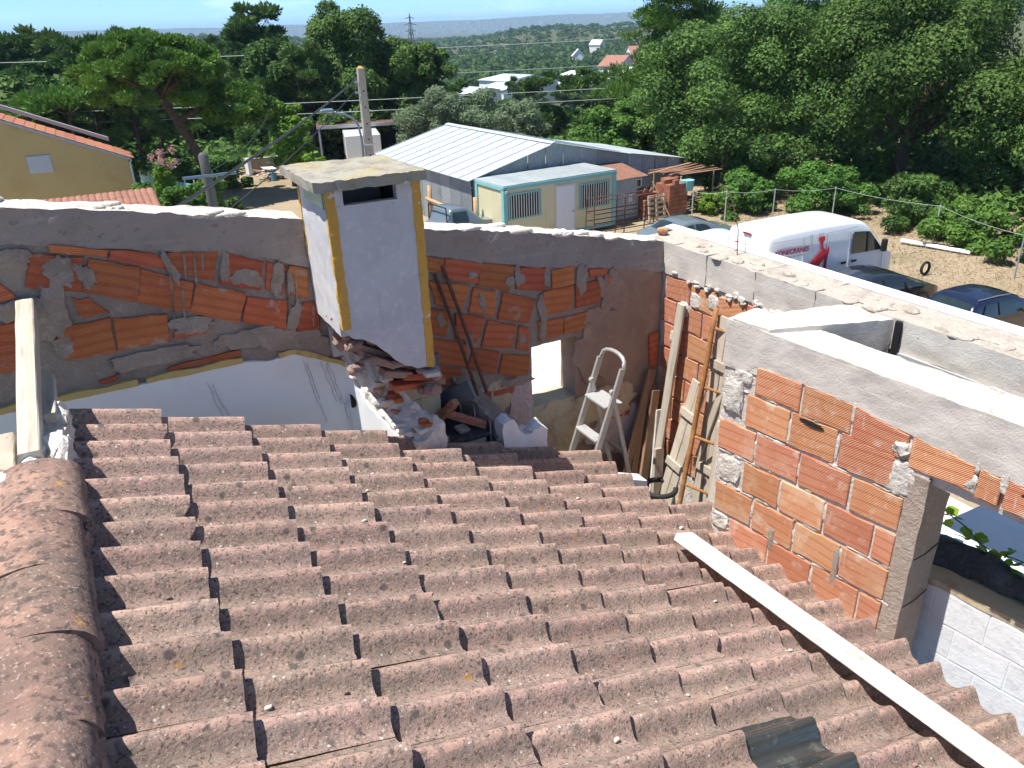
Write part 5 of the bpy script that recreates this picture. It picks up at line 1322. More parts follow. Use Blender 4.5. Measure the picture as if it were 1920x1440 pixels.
for y in (-.72, .72): put('headlight', MB().box((5.30, y, .98), (.28, .30, .20), ch=.05).mesh('headlight'), mt['lamp_clear'], van, local=True)
put('rear_seam', MB().box((-.012, 0, 1.35), (.01, .012, 1.8)).mesh('rear_seam'), mt['line_print'], van, local=True)
put('rear_hinge', MB().box((-.01, -.93, 1.72), (.06, .06, .12)).mesh('rear_hinge'), mt['bar_white'], van, local=True)
put('rear_logo', MB().prism([(.62, 1.84), (.30, 1.84), (.30, 2.02), (.42, 2.02), (.54, 1.94)], 'x', -.022, -.012).mesh('rear_logo'), mt['red'], van, local=True)
def text(s, size, parent, loc, rot, mat, shear=0.0, bold=.0):
    cu = bpy.data.curves.new('lettering', 'FONT'); cu.body = s; cu.size = size; cu.extrude = .002; cu.shear = shear; cu.offset = bold
    tmp = bpy.data.objects.new('lettering', cu); COL.objects.link(tmp)
    me = bpy.data.meshes.new_from_object(tmp); bpy.data.objects.remove(tmp)
    me.materials.clear(); me.materials.append(mat)
    return put('lettering', me, None, parent, loc, rot, local=True)
text('KONECRANES', .205, van, (.20, -1.075, 1.83), (R(88), 0, 0), mt['maroon'], .12, .006)
text('Lifting Businesses', .10, van, (.64, -1.08, 1.71), (R(88), 0, 0), mt['grey_print'], .1)
for k, s in enumerate(('REPARAMOS', 'PONTES ROLANTES', 'E GRUAS')):
    text(s, .125, van, (-.018, .22, 1.93 - k * .15), (R(90), 0, R(-90)), mt['grey_print'])

car1 = loft_car('parked_car', 'black dusty hatchback parked next to the white van', (14.85, 10.6, 0), R(-4), [(0, .85), (.12, 1.02), (.45, 1.22), (.95, 1.42), (1.6, 1.48), (2.2, 1.46), (2.7, 1.36), (3.15, 1.12), (3.55, .98), (4.0, .90), (4.25, .75), (4.35, .55)], 1.78, .95, 'dark_paint', 1.28, 34, wheels=(.78, 3.45),
    windows=[[(1.0, .99), (1.72, 1.0), (1.72, 1.34), (1.30, 1.32)], [(1.80, 1.0), (2.62, 1.0), (2.42, 1.24), (2.22, 1.33), (1.80, 1.35)], [(2.70, 1.0), (3.0, 1.0), (2.62, 1.20)]],
    screen={'windscreen': (3.10, 2.45, .66, .58), 'rear_window': (.20, .85, .58, .54)}, group='cars parked in the yard')
put('mirror', MB().box((2.72, -.97, 1.02), (.12, .16, .12), ch=.03).mesh('mirror'), mt['trim_black'], car1[0], local=True)
for y in (-.6, .6): put('headlight', MB().box((4.12, y, .72), (.3, .32, .14), ch=.04).mesh('headlight'), mt['lamp_clear'], car1[0], local=True)
car2 = loft_car('parked_car', 'navy blue boxy hatchback parked nearest at the right', (16.35, 7.55, 0), R(-5), [(0, .88), (.06, 1.0), (.16, 1.18), (.36, 1.38), (.6, 1.44), (1.2, 1.47), (1.75, 1.45), (2.1, 1.36), (2.5, 1.10), (2.75, .97), (3.3, .90), (3.6, .78), (3.68, .55)], 1.66, .93, 'navy_paint', 1.26, 34, wheels=(.62, 2.95), wr=.28,
    windows=[[(.52, .98), (1.12, .98), (1.12, 1.33), (.70, 1.32)], [(1.20, .98), (2.30, .98), (2.0, 1.24), (1.82, 1.33), (1.20, 1.34)]],
    screen={'windscreen': (2.48, 1.95, .62, .56), 'rear_window': (.09, .33, .60, .53)}, group='cars parked in the yard')
put('mirror', MB().box((2.1, -.92, 1.02), (.11, .15, .11), ch=.03).mesh('mirror'), mt['trim_black'], car2[0], local=True)
put('roof_trim', MB().tube([(.5, -.60, 1.46), (1.2, -.62, 1.492), (1.75, -.62, 1.47)], .012, 6).mesh('roof_trim'), mt['rim'], car2[0], local=True)
for y in (-.68, .68): put('tail_lamp', MB().box((.0, y, .82), (.08, .18, .26), ch=.02).mesh('tail_lamp'), mt['lamp_red'], car2[0], local=True)
put('number_plate', MB().box((-.02, 0, .7), (.02, .5, .11)).mesh('number_plate'), mt['bar_white'], car2[0], local=True)
car3 = loft_car('parked_car', 'silver blue saloon half hidden behind the white strip left of the van', (15.0, 19.4, 0), R(-5), [(0, .85), (.15, 1.0), (.6, 1.10), (1.0, 1.32), (1.5, 1.44), (2.1, 1.46), (2.6, 1.34), (3.1, 1.08), (3.5, .98), (4.0, .90), (4.25, .75), (4.35, .55)], 1.76, .95, 'grey_paint', 1.28, 34, wheels=(.8, 3.45),
    windows=[[(1.05, 1.0), (1.75, 1.0), (1.75, 1.34), (1.35, 1.30)], [(1.83, 1.0), (2.62, 1.0), (2.40, 1.24), (2.2, 1.32), (1.83, 1.34)]],
    screen={'windscreen': (3.05, 2.5, .66, .58), 'rear_window': (.62, 1.15, .60, .55)}, group='cars parked in the yard')
car4 = loft_car('parked_car', 'pale blue car of which only the bonnet shows between saloon and van', (15.2, 17.0, 0), R(-4), [(0, .85), (.15, 1.0), (.4, 1.2), (.9, 1.36), (1.5, 1.40), (2.0, 1.34), (2.6, 1.05), (3.2, .98), (3.8, .88), (4.0, .7), (4.05, .55)], 1.72, .93, 'bluewhite_paint', 1.26, 30, wheels=(.75, 3.2),
    windows=[[(.8, .98), (1.5, .98), (1.5, 1.28), (1.0, 1.26)], [(1.58, .98), (2.4, .98), (2.1, 1.2), (1.58, 1.28)]], screen={'windscreen': (2.55, 2.02, .64, .57)}, group='cars parked in the yard')
pk = loft_car('pickup_truck', 'grey pickup half hidden between chimney and log rail', (6.6, 25.5, 0), R(8), [(0, 1.0), (.1, 1.05), (2.2, 1.06), (2.3, 1.2), (2.4, 1.72), (2.6, 1.78), (3.3, 1.76), (3.6, 1.55), (4.0, 1.15), (4.7, 1.05), (4.95, .8), (5.0, .5)], 1.7, 1.05, 'grey_paint', 1.3, 34, 'pickup', wheels=(1.0, 4.1), wr=.34,
    windows=[[(2.5, 1.1), (3.3, 1.1), (3.25, 1.6), (2.55, 1.62)]], screen={'windscreen': (4.0, 3.62, .7, .6)})
put('rear_frame', MB().tube([(2.25, -.75, 1.1), (2.25, -.7, 1.85), (2.25, .7, 1.85), (2.25, .75, 1.1)], .03, 6).mesh('rear_frame'), mt['trim_black'], pk[0], local=True)

# ---------------------------------------------------------------- houses and sheds at the left
yh = thing('ochre_house', 'ochre rendered house with orange tile roof sloping to the right', 'house', (-5.0, 43, 0), R(0))
YX, YY, YE = -1.95, 40.1, 3.12
sl_ = .44
def yz(x): return YE + (YX - x) * sl_
mb = MB().prism([(-9.0, 0), (YX, 0), (YX, YE), (-9.0, yz(-9.0))], 'y', YY, YY + 2.98)
mb.build('wall', mt['yellow_house'], yh)
MB().prism([(-9.0, yz(-9) + .02), (YX + .12, yz(YX + .12) + .02), (YX + .12, yz(YX + .12) + .22), (-9.0, yz(-9) + .22)], 'y', YY - .10, YY + .02).build('fascia', mt['fascia'], yh)
rowl = .40
tl = math.hypot(1, sl_)
for k in range(17):
    x1 = YX + .30 - k * rowl; x0 = x1 - rowl - .03
    MB().add([(x0, YY - .12, yz(x0) + .20), (x1, YY - .12, yz(x1) + .225), (x1, YY + 3.0, yz(x1) + .225), (x0, YY + 3.0, yz(x0) + .20), (x0, YY - .12, yz(x0) + .14), (x1, YY - .12, yz(x1) + .20), (x1, YY + 3.0, yz(x1) + .20), (x0, YY + 3.0, yz(x0) + .14)],
             [(0, 1, 2, 3), (4, 7, 6, 5), (0, 4, 5, 1), (1, 5, 6, 2), (2, 6, 7, 3), (3, 7, 4, 0)]).build('roof_course', mt['clay_roof'], yh)
MB().prism([(-9.0, yz(-9) + .42), (YX - .55, yz(YX - .55) + .42), (YX - .55, yz(YX - .55) + .62), (-9.0, yz(-9) + .62)], 'y', YY + 3.0, YY + 3.3).build('parapet', mt['fascia'], yh)
MB().tube([(YX + .12, YY - .05, YE - .05), (YX + .34, YY + 3, YE - .02)], .05, 8).build('gutter', mt['bar_white'], yh)
MB().tube([(YX + .06, YY - .06, YE - .1), (YX + .06, YY - .06, 0)], .05, 8).build('downpipe', mt['bar_white'], yh)
sx0, sx1, sz0, sz1 = -6.33, -5.35, 2.95, 3.70
wf = MB().box(((sx0 + sx1) / 2, YY - .012, (sz0 + sz1) / 2), (sx1 - sx0 + .1, .05, sz1 - sz0 + .1), ch=.01).build('window', mt['fascia'], yh)
for k in range(10):
    MB().box(((sx0 + sx1) / 2, YY - .05, sz0 + (k + .5) * (sz1 - sz0) / 10), (sx1 - sx0, .03, (sz1 - sz0) / 10 - .012), ch=.004).build('shutter_slat', mt['shutter'], wf)

ts = thing('tiled_shed', 'low shed with wavy red clay tile roof before the ochre house', 'shed', (-3.6, 30, 0))
MB().box((-3.7, 29.9, 1.28), (3.6, 2.2, 2.56)).build('wall', mt['yellow_house'], ts)
tw = .24
for k in range(17):
    for c in range(3):
        x = -5.65 + k * tw; y0 = 28.6 + c * .82
        mb = MB(); n = 6
        for i in range(n + 1):
            a = math.pi * i / n
            for yy, zz in ((y0, 2.66 + c * .12), (y0 + .88, 2.66 + c * .12 + .12)):
                mb.v.append((x - .13 * math.cos(a), yy, zz + .07 * math.sin(a)))
        mb.f = [(2 * i, 2 * i + 1, 2 * i + 3, 2 * i + 2) for i in range(n)]
        mb.add([(x + .10, y0, 2.64 + c * .12), (x + .15, y0, 2.64 + c * .12), (x + .15, y0 + .88, 2.76 + c * .12), (x + .10, y0 + .88, 2.76 + c * .12)], [(0, 1, 2, 3)])
        mb.build('roof_tile', mt['shed_tile'], ts, smooth=True)
gf = thing('green_sheet_fence', 'green sheet fence behind the shrubs by the ochre house', 'fence', (0, 42, 0))
for k in range(7):
    a = Vector((-1.3 + k * .36, 44.5 - k * .9, 0)); b = a + Vector((.34, -.85, 0))
    MB().add([a, b, b + Vector((0, 0, 1.7)), a + Vector((0, 0, 1.7)), a + Vector((.03, .02, 0)), b + Vector((.03, .02, 0)), b + Vector((.03, .02, 1.7)), a + Vector((.03, .02, 1.7))], [(0, 1, 2, 3), (4, 7, 6, 5), (0, 4, 5, 1), (1, 5, 6, 2), (2, 6, 7, 3), (3, 7, 4, 0)]).build('panel', mt['teal'], gf)
    MB().tube([a, a + Vector((0, 0, 1.95))], .035, 6).build('post', mt['bar_white'], gf)

# dark shed with box truck inside
ds = thing('dark_shed', 'open dark sheet shed at the back of the yard', 'shed', (13.2, 52, 0), R(-15))
for k in range(4): put('wall_sheet', corr(MB(), -.0, .98, 0, 2.45, 0, .16, .015).mesh('wall_sheet'), mt['zinc'], ds, (-1.95, .2 + k, 0), (0, 0, math.pi / 2), local=True)
put('roof_sheet', MB().box((1.6, 1.9, 2.6), (7.4, 4.6, .08), rx=.03).mesh('roof_sheet'), mt['rust_dark'], ds, local=True)
put('fascia', MB().box((1.6, -.42, 2.52), (7.4, .08, .22)).mesh('fascia'), mt['fascia'], ds, local=True)
for x in (-1.95, 1.6, 5.2): put('post', MB().box((x, -.2, 1.25), (.14, .14, 2.5)).mesh('post'), mt['zinc'], ds, local=True)
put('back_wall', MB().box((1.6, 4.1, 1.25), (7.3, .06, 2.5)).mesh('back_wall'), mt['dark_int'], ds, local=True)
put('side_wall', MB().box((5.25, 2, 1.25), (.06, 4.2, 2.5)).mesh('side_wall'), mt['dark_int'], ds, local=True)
bt = thing('box_truck', 'white box body of a truck parked in the dark shed', 'truck', (13.0, 47.9, 0), R(-15))
put('cargo_box', MB().box((0, 2.0, 1.45), (2.4, 4.0, 1.65), ch=.04).mesh('cargo_box'), mt['white_paint'], bt, local=True)
put('door_seam', MB().box((0, -.006, 1.45), (.02, .02, 1.5)).mesh('door_seam'), mt['fascia'], bt, local=True)
put('chassis', MB().box((0, 2.2, .5), (1.0, 4.2, .2)).mesh('chassis'), mt['trim_black'], bt, local=True)
for x in (-.95, .95): put('wheel', MB().tube([(x - .12, .8, .42), (x + .12, .8, .42)], .42, 16).mesh('wheel'), mt['rubber'], bt, local=True)

# builder's scraps around the open ground
rwl = rsolid('rubble_wall', lambda u, v, w: (5.9 + 2.2 * u, 51.4 + .35 * v, .98 * w), (12, 2, 6), mt['mortar'], None, .05, 3, 150); tag(rwl, 'low grey block wall on the sandy ground', 'wall')
o = MB().box((5.8, 51.2, .55), (.25, .5, 1.1), rz=.3).build('white_board', mt['door_white'], None); tag(o, 'white board leaning at the end of the low block wall', 'board')
wp = thing('timber_pile', 'untidy pile of boards and rubbish on the sandy ground', 'rubbish', (6.9, 48.6, 0))
rw = random.Random(31)
for k in range(22):
    put('board', MB().box((0, 0, 0), (rw.uniform(.7, 1.9), .14, .04)).mesh('board'), mt[rw.choice(['wood', 'wood_grey', 'wood_dark', 'log'])], wp, (rw.uniform(-.9, .9), rw.uniform(-.7, .7), rw.uniform(.05, .6)), (rw.uniform(-.3, .3), rw.uniform(-.3, .3), rw.uniform(0, 3.1)), local=True)
put('sheet', MB().box((0, 0, 0), (.9, .5, .03)).mesh('sheet'), mt['door_white'], wp, (-.3, -.2, .72), (.2, .1, .4), local=True)
put('drum', MB().tube([(0, 0, 0), (0, 0, .5)], .2, 10).mesh('drum'), M('blue_drum', (.08, .25, .4), .5), wp, (-.2, -.8, 0), local=True)
p2_ = thing('wooden_pallet', 'slatted pallet leaning by the low block wall', 'pallet', (8.6, 50.6, 0), R(-20))
for k in range(6): put('slat', MB().box((0, 0, .12 + k * .14), (1.3, .03, .07)).mesh('slat'), mt['log'], p2_, (0, k * .11, 0), local=True)
for s in (-.55, .55): put('bearer', MB().box((s, .3, .5), (.08, .06, 1.15), rx=-.67).mesh('bearer'), mt['log'], p2_, local=True)
o = MB().box((8.2, 35.6, .25), (2.2, .8, .06), rz=-.1).box((7.4, 35.6, .12), (.1, .7, .24)).box((9.0, 35.6, .12), (.1, .7, .24)).build('metal_bench', mt['zinc'], None); tag(o, 'low grey metal trestle on the sand before the wall top', 'trestle')

# ---------------------------------------------------------------- poles, street lamp, wires
sp = thing('street_lamp', 'concrete pole with curved arm street lamp behind the chimney', 'street lamp', (4.15, 19.88, 0))
put('pole', MB().add([(-.18, -.13, 0), (.18, -.13, 0), (.18, .13, 0), (-.18, .13, 0), (-.10, -.09, 7.7), (.10, -.09, 7.7), (.10, .09, 7.7), (-.10, .09, 7.7)], [(0, 1, 5, 4), (1, 2, 6, 5), (2, 3, 7, 6), (3, 0, 4, 7), (4, 5, 6, 7), (0, 3, 2, 1)]).mesh('pole'), mt['pole'], sp, local=True)
for k in range(14):
    z = .8 + k * .48; put('bolt_hole', MB().tube([(0, -.135 + .04 * z / 7.7, z), (0, -.125 + .04 * z / 7.7, z)], .028, 8).mesh('bolt_hole'), mt['trim_black'], sp, local=True)
for z in (4.45, 5.0, 5.45): put('clamp', MB().box((0, 0, z), (.32, .28, .04)).mesh('clamp'), mt['steel_strip'], sp, local=True)
put('arm', MB().tube([(-.20, 0, 4.3), (-.21, 0, 5.7), (-.26, 0, 6.05), (-.42, 0, 6.28), (-.7, 0, 6.42), (-1.05, 0, 6.5)], .035, 8).mesh('arm', True), mt['steel_blue'], sp, local=True)
hd_ = put('lamp_head', MB().box((-1.22, 0, 6.55), (.42, .22, .11), ch=.035).mesh('lamp_head'), mt['steel_blue'], sp, local=True)
put('pole_cap', MB().tube([(0, 0, 7.69), (0, 0, 7.76)], [.12, .05], 8).mesh('pole_cap'), M('orange_lichen', (.5, .3, .08), .9), sp, local=True)
for z in (7.3, 7.0): put('insulator', MB().tube([(-.14, 0, z), (-.24, 0, z)], .035, 8).mesh('insulator'), mt['steel_blue'], sp, local=True)
us = thing('utility_pole', 'grey round-topped wooden utility pole with cross bar left of the chimney', 'pole', (-1.2, 17.2, 0))
put('pole', MB().tube([(.05, 0, 0), (0, 0, 5.6), (-.01, 0, 5.95), (-.01, 0, 6.02)], [.155, .125, .12, .06], 14).mesh('pole', True), mt['pole_grey'], us, local=True)
put('cross_bar', MB().box((.05, -.15, 5.45), (1.35, .06, .07)).mesh('cross_bar'), mt['steel_blue'], us, local=True)
def cable(name, label, a, b, sag, r, mat, n=16, group=None):
    a, b = Vector(a), Vector(b)
    pts = [a.lerp(b, k / n) - Vector((0, 0, sag * 4 * (k / n) * (1 - k / n))) for k in range(n + 1)]
    o = MB().tube(pts, r, 5).build(name, mat, None); return tag(o, label, 'cable', group)
cable('power_cable', 'thick black twisted cable slanting down from the lamp pole', (4.0, 19.88, 7.4), (-3.6, 4.6, 6.85), .10, .024, mt['cable'])
cable('power_cable', 'thinner black cable below the thick slanting one', (3.95, 19.88, 7.1), (-3.0, 6.5, 6.2), .15, .011, mt['cable'])
cable('service_cable', 'thin cable running from the utility pole to the trees', (-1.2, 17.2, 5.5), (6.5, 44, 5.0), .5, .012, mt['cable'])
for i, (z, y, sg, lb) in enumerate([(5.2, 56, 1.2, 'pale overhead wire highest of those crossing the wooded valley'), (3.0, 58, 1.0, 'pale overhead wire in the middle of the wooded valley'), (1.9, 48, .9, 'pale overhead wire just above the warehouse roof trees'), (1.2, 47.6, .9, 'pale overhead wire lowest of those crossing the valley')]):
    cable('overhead_wire', lb, (-40, y + 26, z + 3), (75, y - 22, z + 3.4), sg, .018, mt['wire'], 24, 'overhead wires across the valley')
cable('overhead_wire', 'pale overhead wire at the upper right above the dry field', (70, 60, 15.2), (190, 110, 17.5), .5, .03, mt['wire'], 24, 'overhead wires across the valley')
rb1 = MB().tube([(-4.88, .12, Z(-.72)), (-4.89, .13, Z(-.60))], .008, 6).build('rebar_stub', mt['rust'], None); tag(rb1, 'short rusty rebar sticking up from the gable beam', 'rebar')

# ---------------------------------------------------------------- wire fence right
FP = [(20.4, 22.9), (21.6, 22.0), (23.6, 21.0), (25.95, 19.6), (26.2, 14.6), (24.3, 10.1), (26.0, 5.0)]
for i, (x, y) in enumerate(FP):
    lean = .05 * math.sin(i * 2.3)
    o = MB().tube([(x, y, 0), (x + lean, y + lean, 1.55 if i != 5 else 2.4)], .028, 6).build('fence_post', mt['wire'] if i != 5 else mt['zinc'], None)
    tag(o, ['thin fence post nearest the brick stacks', 'second thin fence post right of the brick stacks', 'fence post hidden in the bramble behind the silver car', 'pale fence post rising just behind the van roof', 'fence post among the brambles right of the van', 'tall leaning grey fence post at the right edge of the yard', 'fence post beyond the right edge brambles'][i], 'fence post', 'wire fence posts')
for i in range(len(FP) - 1):
    a, b = FP[i], FP[i + 1]
    o = cable('fence_wire', ['fence wire by the brick stacks', 'fence wire before the bramble', 'fence wire running to the post behind the van', 'fence wire from the van post into the brambles', 'fence wire sagging over the right brambles', 'fence wire leaving at the right edge'][i], (*a, 1.5), (*b, 1.5), .10, .008, mt['wire'], 10, 'fence wires')
o = board('white_trough', (25.1, 15.3, .12), (25.6, 12.6, .12), .22, .10, mt['white_wall'], 'long white board lying at the edge of the brambles', 'board', seed=80)
tr_ = thing('loose_tyre', 'small black tyre standing on the dry ground before the van', 'tyre', (22.0, 12.0, .0))
put('ring', MB().tube([(.22 * math.cos(t), 0, .25 + .22 * math.sin(t)) for t in np.linspace(0, 2 * math.pi, 20)], .05, 8).mesh('ring', True), mt['rubber'], tr_, local=True)

# ================================================================ TREES
def cards(C, Nn, size, aspect, rs, up=.35, along=None):
    """leaf-sized quads at C facing roughly Nn; numpy arrays in, vertices and quads out"""
    n = len(C)
    d = Nn + rs.normal(0, .55, (n, 3)) + np.array([0, 0, up])
    d /= np.linalg.norm(d, axis=1, keepdims=True)
    a = np.cross(d, rs.normal(0, 1, (n, 3))); a /= np.linalg.norm(a, axis=1, keepdims=True)
    if along is not None:
        a = along + rs.normal(0, .35, (n, 3)); a /= np.linalg.norm(a, axis=1, keepdims=True)
    b = np.cross(d, a); b /= np.linalg.norm(b, axis=1, keepdims=True)
    s = size * rs.uniform(.45, 1.55, (n, 1))
    A, B = a * s * .5, b * s * .5 * aspect
    V = np.stack([C - A, C - B * .9 + A * .1, C + A, C + B * .9 + A * .1], 1).reshape(-1, 3)
    return V

def quads_mesh(name, V, mat):
    n = len(V) // 4
    m = bpy.data.meshes.new(name)
    m.vertices.add(len(V)); m.vertices.foreach_set('co', V.astype(np.float32).ravel())
    m.loops.add(len(V)); m.loops.foreach_set('vertex_index', np.arange(len(V), dtype=np.int32))
    m.polygons.add(n); m.polygons.foreach_set('loop_start', np.arange(0, len(V), 4, dtype=np.int32))
    m.update(); m.validate()
    m.materials.append(mat)
    return m

def blob_leaves(blobs, n, size, aspect, rs, up=.35, needle=False, shell=.30):
    """blobs: (centre, radii). Leaves fill the outer shell of every blob, few where blobs bury each other"""
    w = np.array([b[1][0] * b[1][1] + b[1][0] * b[1][2] for b in blobs]); w = w / w.sum()
    pick = rs.choice(len(blobs), n, p=w)
    cc = np.array([b[0] for b in blobs])[pick]; rrd = np.array([b[1] for b in blobs])[pick]
    d = rs.normal(0, 1, (n, 3)); d /= np.linalg.norm(d, axis=1, keepdims=True)
    flip = (d[:, 2] < -.2) & (rs.uniform(0, 1, n) < .6); d[flip, 2] *= -1
    rad = 1 - shell * rs.uniform(0, 1, (n, 1)) ** 1.6 + .10 * rs.normal(0, 1, (n, 1))
    P = cc + d * rrd * rad
    return cards(P, d, size, aspect, rs, up, along=d + np.array([0, 0, .5]) if needle else None)

def oak_blobs(H, Rw, base, rs, nb, flat=.8):
    """irregular broad crown: clumps set on an uneven dome"""
    out = []
    for k in range(nb):
        a = rs.uniform(0, 2 * math.pi); t = rs.uniform(0, 1) ** .7
        el = rs.uniform(-.25, 1.0)
        r = Rw * (.45 + .55 * t) * math.cos(max(0, el) * 1.25) * rs.uniform(.75, 1.1)
        z = base + (H - base) * (.30 + .62 * max(0, math.sin(el * 1.4))) * rs.uniform(.85, 1.05)
        if el < 0: z = base + (H - base) * rs.uniform(.05, .35); r = Rw * rs.uniform(.55, 1.05)
        s = Rw * rs.uniform(.12, .26)
        out.append(((r * math.cos(a), r * math.sin(a), min(z, H - s * .5)), (s, s, s * flat)))
    out.append(((0, 0, base + (H - base) * .45), (Rw * .5, Rw * .5, (H - base) * .36)))
    return out

def trunk_mesh(H, r, bend, limbs, rs, base):
    mb = MB()
    pts = [(bend[0] * (t ** 1.5), bend[1] * (t ** 1.5), H * t) for t in np.linspace(0, 1, 7)]
    mb.tube([(0, 0, -.3)] + pts[1:], [r * 1.15] + [r * (1 - .55 * t) for t in np.linspace(0, 1, 7)][1:], 9)
    for k in range(limbs):
        t = rs.uniform(.5, .98); i = t * 6; p = Vector(pts[int(i)]).lerp(Vector(pts[min(6, int(i) + 1)]), i - int(i))
        a = rs.uniform(0, 6.28); L = H * rs.uniform(.35, .7)
        q = p + Vector((math.cos(a), math.sin(a), .55)) * L * .5; q2 = p + Vector((math.cos(a) * .95, math.sin(a) * .95, .85)) * L
        mb.tube([p, q, q2], [r * .42, r * .28, r * .08], 6)
    return mb.mesh('trunk', True)

def tree(name, label, loc, leafmat, barkmat, H, Rw, base, nleaf, size, seed, nb=34, rz=0, cat='tree', group=None, flat=.8, aspect=.75, needle=False, trunk=.0, bend=(0, 0), limbs=6, blobs=None, up=.35, shell=.3, scale=None):
    rs = np.random.RandomState(seed)
    t = thing(name, label, cat, loc, rz, group)
    bl = blobs if blobs is not None else oak_blobs(H, Rw, base, rs, nb, flat)
    m = quads_mesh('crown', blob_leaves(bl, nleaf, size, aspect, rs, up, needle, shell), mt[leafmat])
    put('crown', m, None, t, local=True)
    if trunk: put('trunk', trunk_mesh(base + (H - base) * .45, trunk, bend, limbs, rs, base), mt[barkmat], t, local=True)
    if scale: t.scale = (scale,) * 3
    return t

# --- big oaks on the right
tree('cork_oak', 'big leafy oak with dark leaning trunk behind the board shelter', (28.5, 29.0, -.3), 'leaf_oak', 'bark', 9.3, 5.6, 2.0, 80000, .15, 1, 70, trunk=.42, bend=(-1.0, .6), limbs=9)
tree('cork_oak', 'huge rounded oak filling the upper right above the van', (34.0, 22.5, -.3), 'leaf_oak', 'bark', 10.6, 6.6, 1.6, 105000, .155, 2, 84, trunk=.45, bend=(.8, -.4), limbs=9)
tree('cork_oak', 'broad oak at the right edge above the bramble bank', (36.5, 13.0, -.3), 'leaf_oak', 'bark', 9.2, 5.6, .6, 80000, .15, 3, 72, trunk=.4, limbs=9)
tree('cork_oak', 'oak behind the huge rounded one, its crown showing at the top right', (42.0, 30.0, -.3), 'leaf_oak', 'bark', 11.2, 6.0, 2.0, 30000, .25, 4, 40, trunk=.4, limbs=8)
tree('cork_oak', 'low dark oak beneath the big crowns at the right edge', (33.0, 10.2, -.2), 'leaf_oak', 'bark_grey', 5.4, 3.0, .3, 30000, .14, 5, 40, trunk=.25, limbs=6)
def pine_blobs(H, Rw, base, rs, nb):
    out = []
    for k in range(nb):
        f = rs.uniform(0, 1); z = base + (H - base) * f
        rr_ = Rw * (1 - .55 * f) * rs.uniform(.35, 1.0); a = rs.uniform(0, 6.283)
        s = Rw * rs.uniform(.16, .30)
        out.append(((rr_ * math.cos(a), rr_ * math.sin(a), z), (s, s, s * .55)))
    return out
rsb = np.random.RandomState(50)
tree('maritime_pine', 'tall open pine standing left of the big oaks at the top', (33.0, 40.0, -1), 'leaf_pine', 'bark', 11.5, 4.6, 2.5, 70000, .26, 11, trunk=.3, needle=True, aspect=.28, blobs=pine_blobs(12.5, 4.8, 2.6, rsb, 110), limbs=7, up=.6, shell=.6)
tree('maritime_pine', 'second tall pine behind the oaks, further right', (44.0, 38.0, -1), 'leaf_pine', 'bark', 12, 5.0, 3.0, 50000, .28, 12, trunk=.3, needle=True, aspect=.28, blobs=pine_blobs(13.5, 5.0, 3.0, rsb, 100), limbs=7, up=.6, shell=.6)
# --- umbrella pine at the left
ub = []
rsu = np.random.RandomState(7)
def dome(cx, cy, cz, R_, H_, n, br):
    for k in range(n):
        a = rsu.uniform(0, 6.283); f = rsu.uniform(0, 1); r = R_ * math.sqrt(f)
        top = H_ * math.sqrt(max(0, 1 - f * .96))
        z = cz + (top if rsu.uniform() < .62 else rsu.uniform(-.12 * H_, top))
        ub.append(((cx + r * math.cos(a), cy + r * math.sin(a), z), (br * rsu.uniform(.75, 1.2), br * rsu.uniform(.75, 1.2), br * .62)))
dome(-1.9, 0, 5.9, 3.3, 2.9, 95, .62)
dome(-.2, .5, 6.6, 2.2, 1.9, 40, .55)
dome(2.5, -.5, 4.2, 1.75, 2.0, 48, .5)
up_ = tree('umbrella_pine', 'bright green umbrella pine with leaning forked trunk at the left', (1.9, 43.5, 0), 'leaf_pine', 'bark', 9.5, 5, 5, 95000, .19, 21, needle=True, aspect=.5, blobs=ub, up=.6, shell=.45)
mb = MB()
mb.tube([(.4, 0, -.3), (.25, 0, 1.6), (-.25, 0, 3.2), (-.9, 0, 4.8), (-1.5, .2, 6.0), (-1.6, .4, 7.4)], [.33, .29, .25, .22, .18, .08], 10)
mb.tube([(-.8, 0, 4.5), (.1, -.2, 4.9), (.8, -.3, 5.3), (1.8, -.4, 5.5), (2.6, -.5, 5.4)], [.16, .14, .12, .09, .05], 8)
for k in range(9):
    a = k * .75; mb.tube([(-1.4, .2, 5.6 + .1 * (k % 3)), (-1.6 + 1.3 * math.cos(a), 1.3 * math.sin(a), 6.6), (-1.8 + 2.5 * math.cos(a), 2.5 * math.sin(a), 7.4)], [.1, .07, .03], 6)
put('trunk', mb.mesh('trunk', True), mt['bark'], up_, local=True)
# --- broadleaf group behind the lamp pole
tree('leafy_tree', 'tall dense round tree behind the street lamp', (16.0, 57.5, 0), 'leaf_oak', 'bark_grey', 10.6, 5.2, 1.2, 70000, .2, 31, 60, trunk=.3, limbs=8, flat=.95)
tree('leafy_tree', 'rounded tree joined left of the dense tree behind the lamp', (11.2, 59.5, 0), 'leaf_oak', 'bark_grey', 8.2, 4.2, 1.0, 30000, .24, 32, 36, trunk=.25, limbs=7, flat=.95)
tree('leafy_tree', 'rounded dark tree right of the dense tree behind the lamp', (20.6, 57.0, 0), 'leaf_oak', 'bark_grey', 8.0, 4.0, .8, 28000, .24, 33, 36, trunk=.25, limbs=7)
tree('lemon_tree', 'small yellow-green tree left of the dark shed', (7.3, 45.0, 0), 'leaf_lemon', 'bark_grey', 5.0, 1.9, .7, 16000, .17, 34, 24, trunk=.12, limbs=5)
tree('olive_tree', 'grey-green olive bush behind the warehouse roof', (17.2, 42.5, 0), 'leaf_olive', 'bark_grey', 5.2, 3.6, .5, 36000, .17, 35, 40, trunk=.2, limbs=6, aspect=.4)
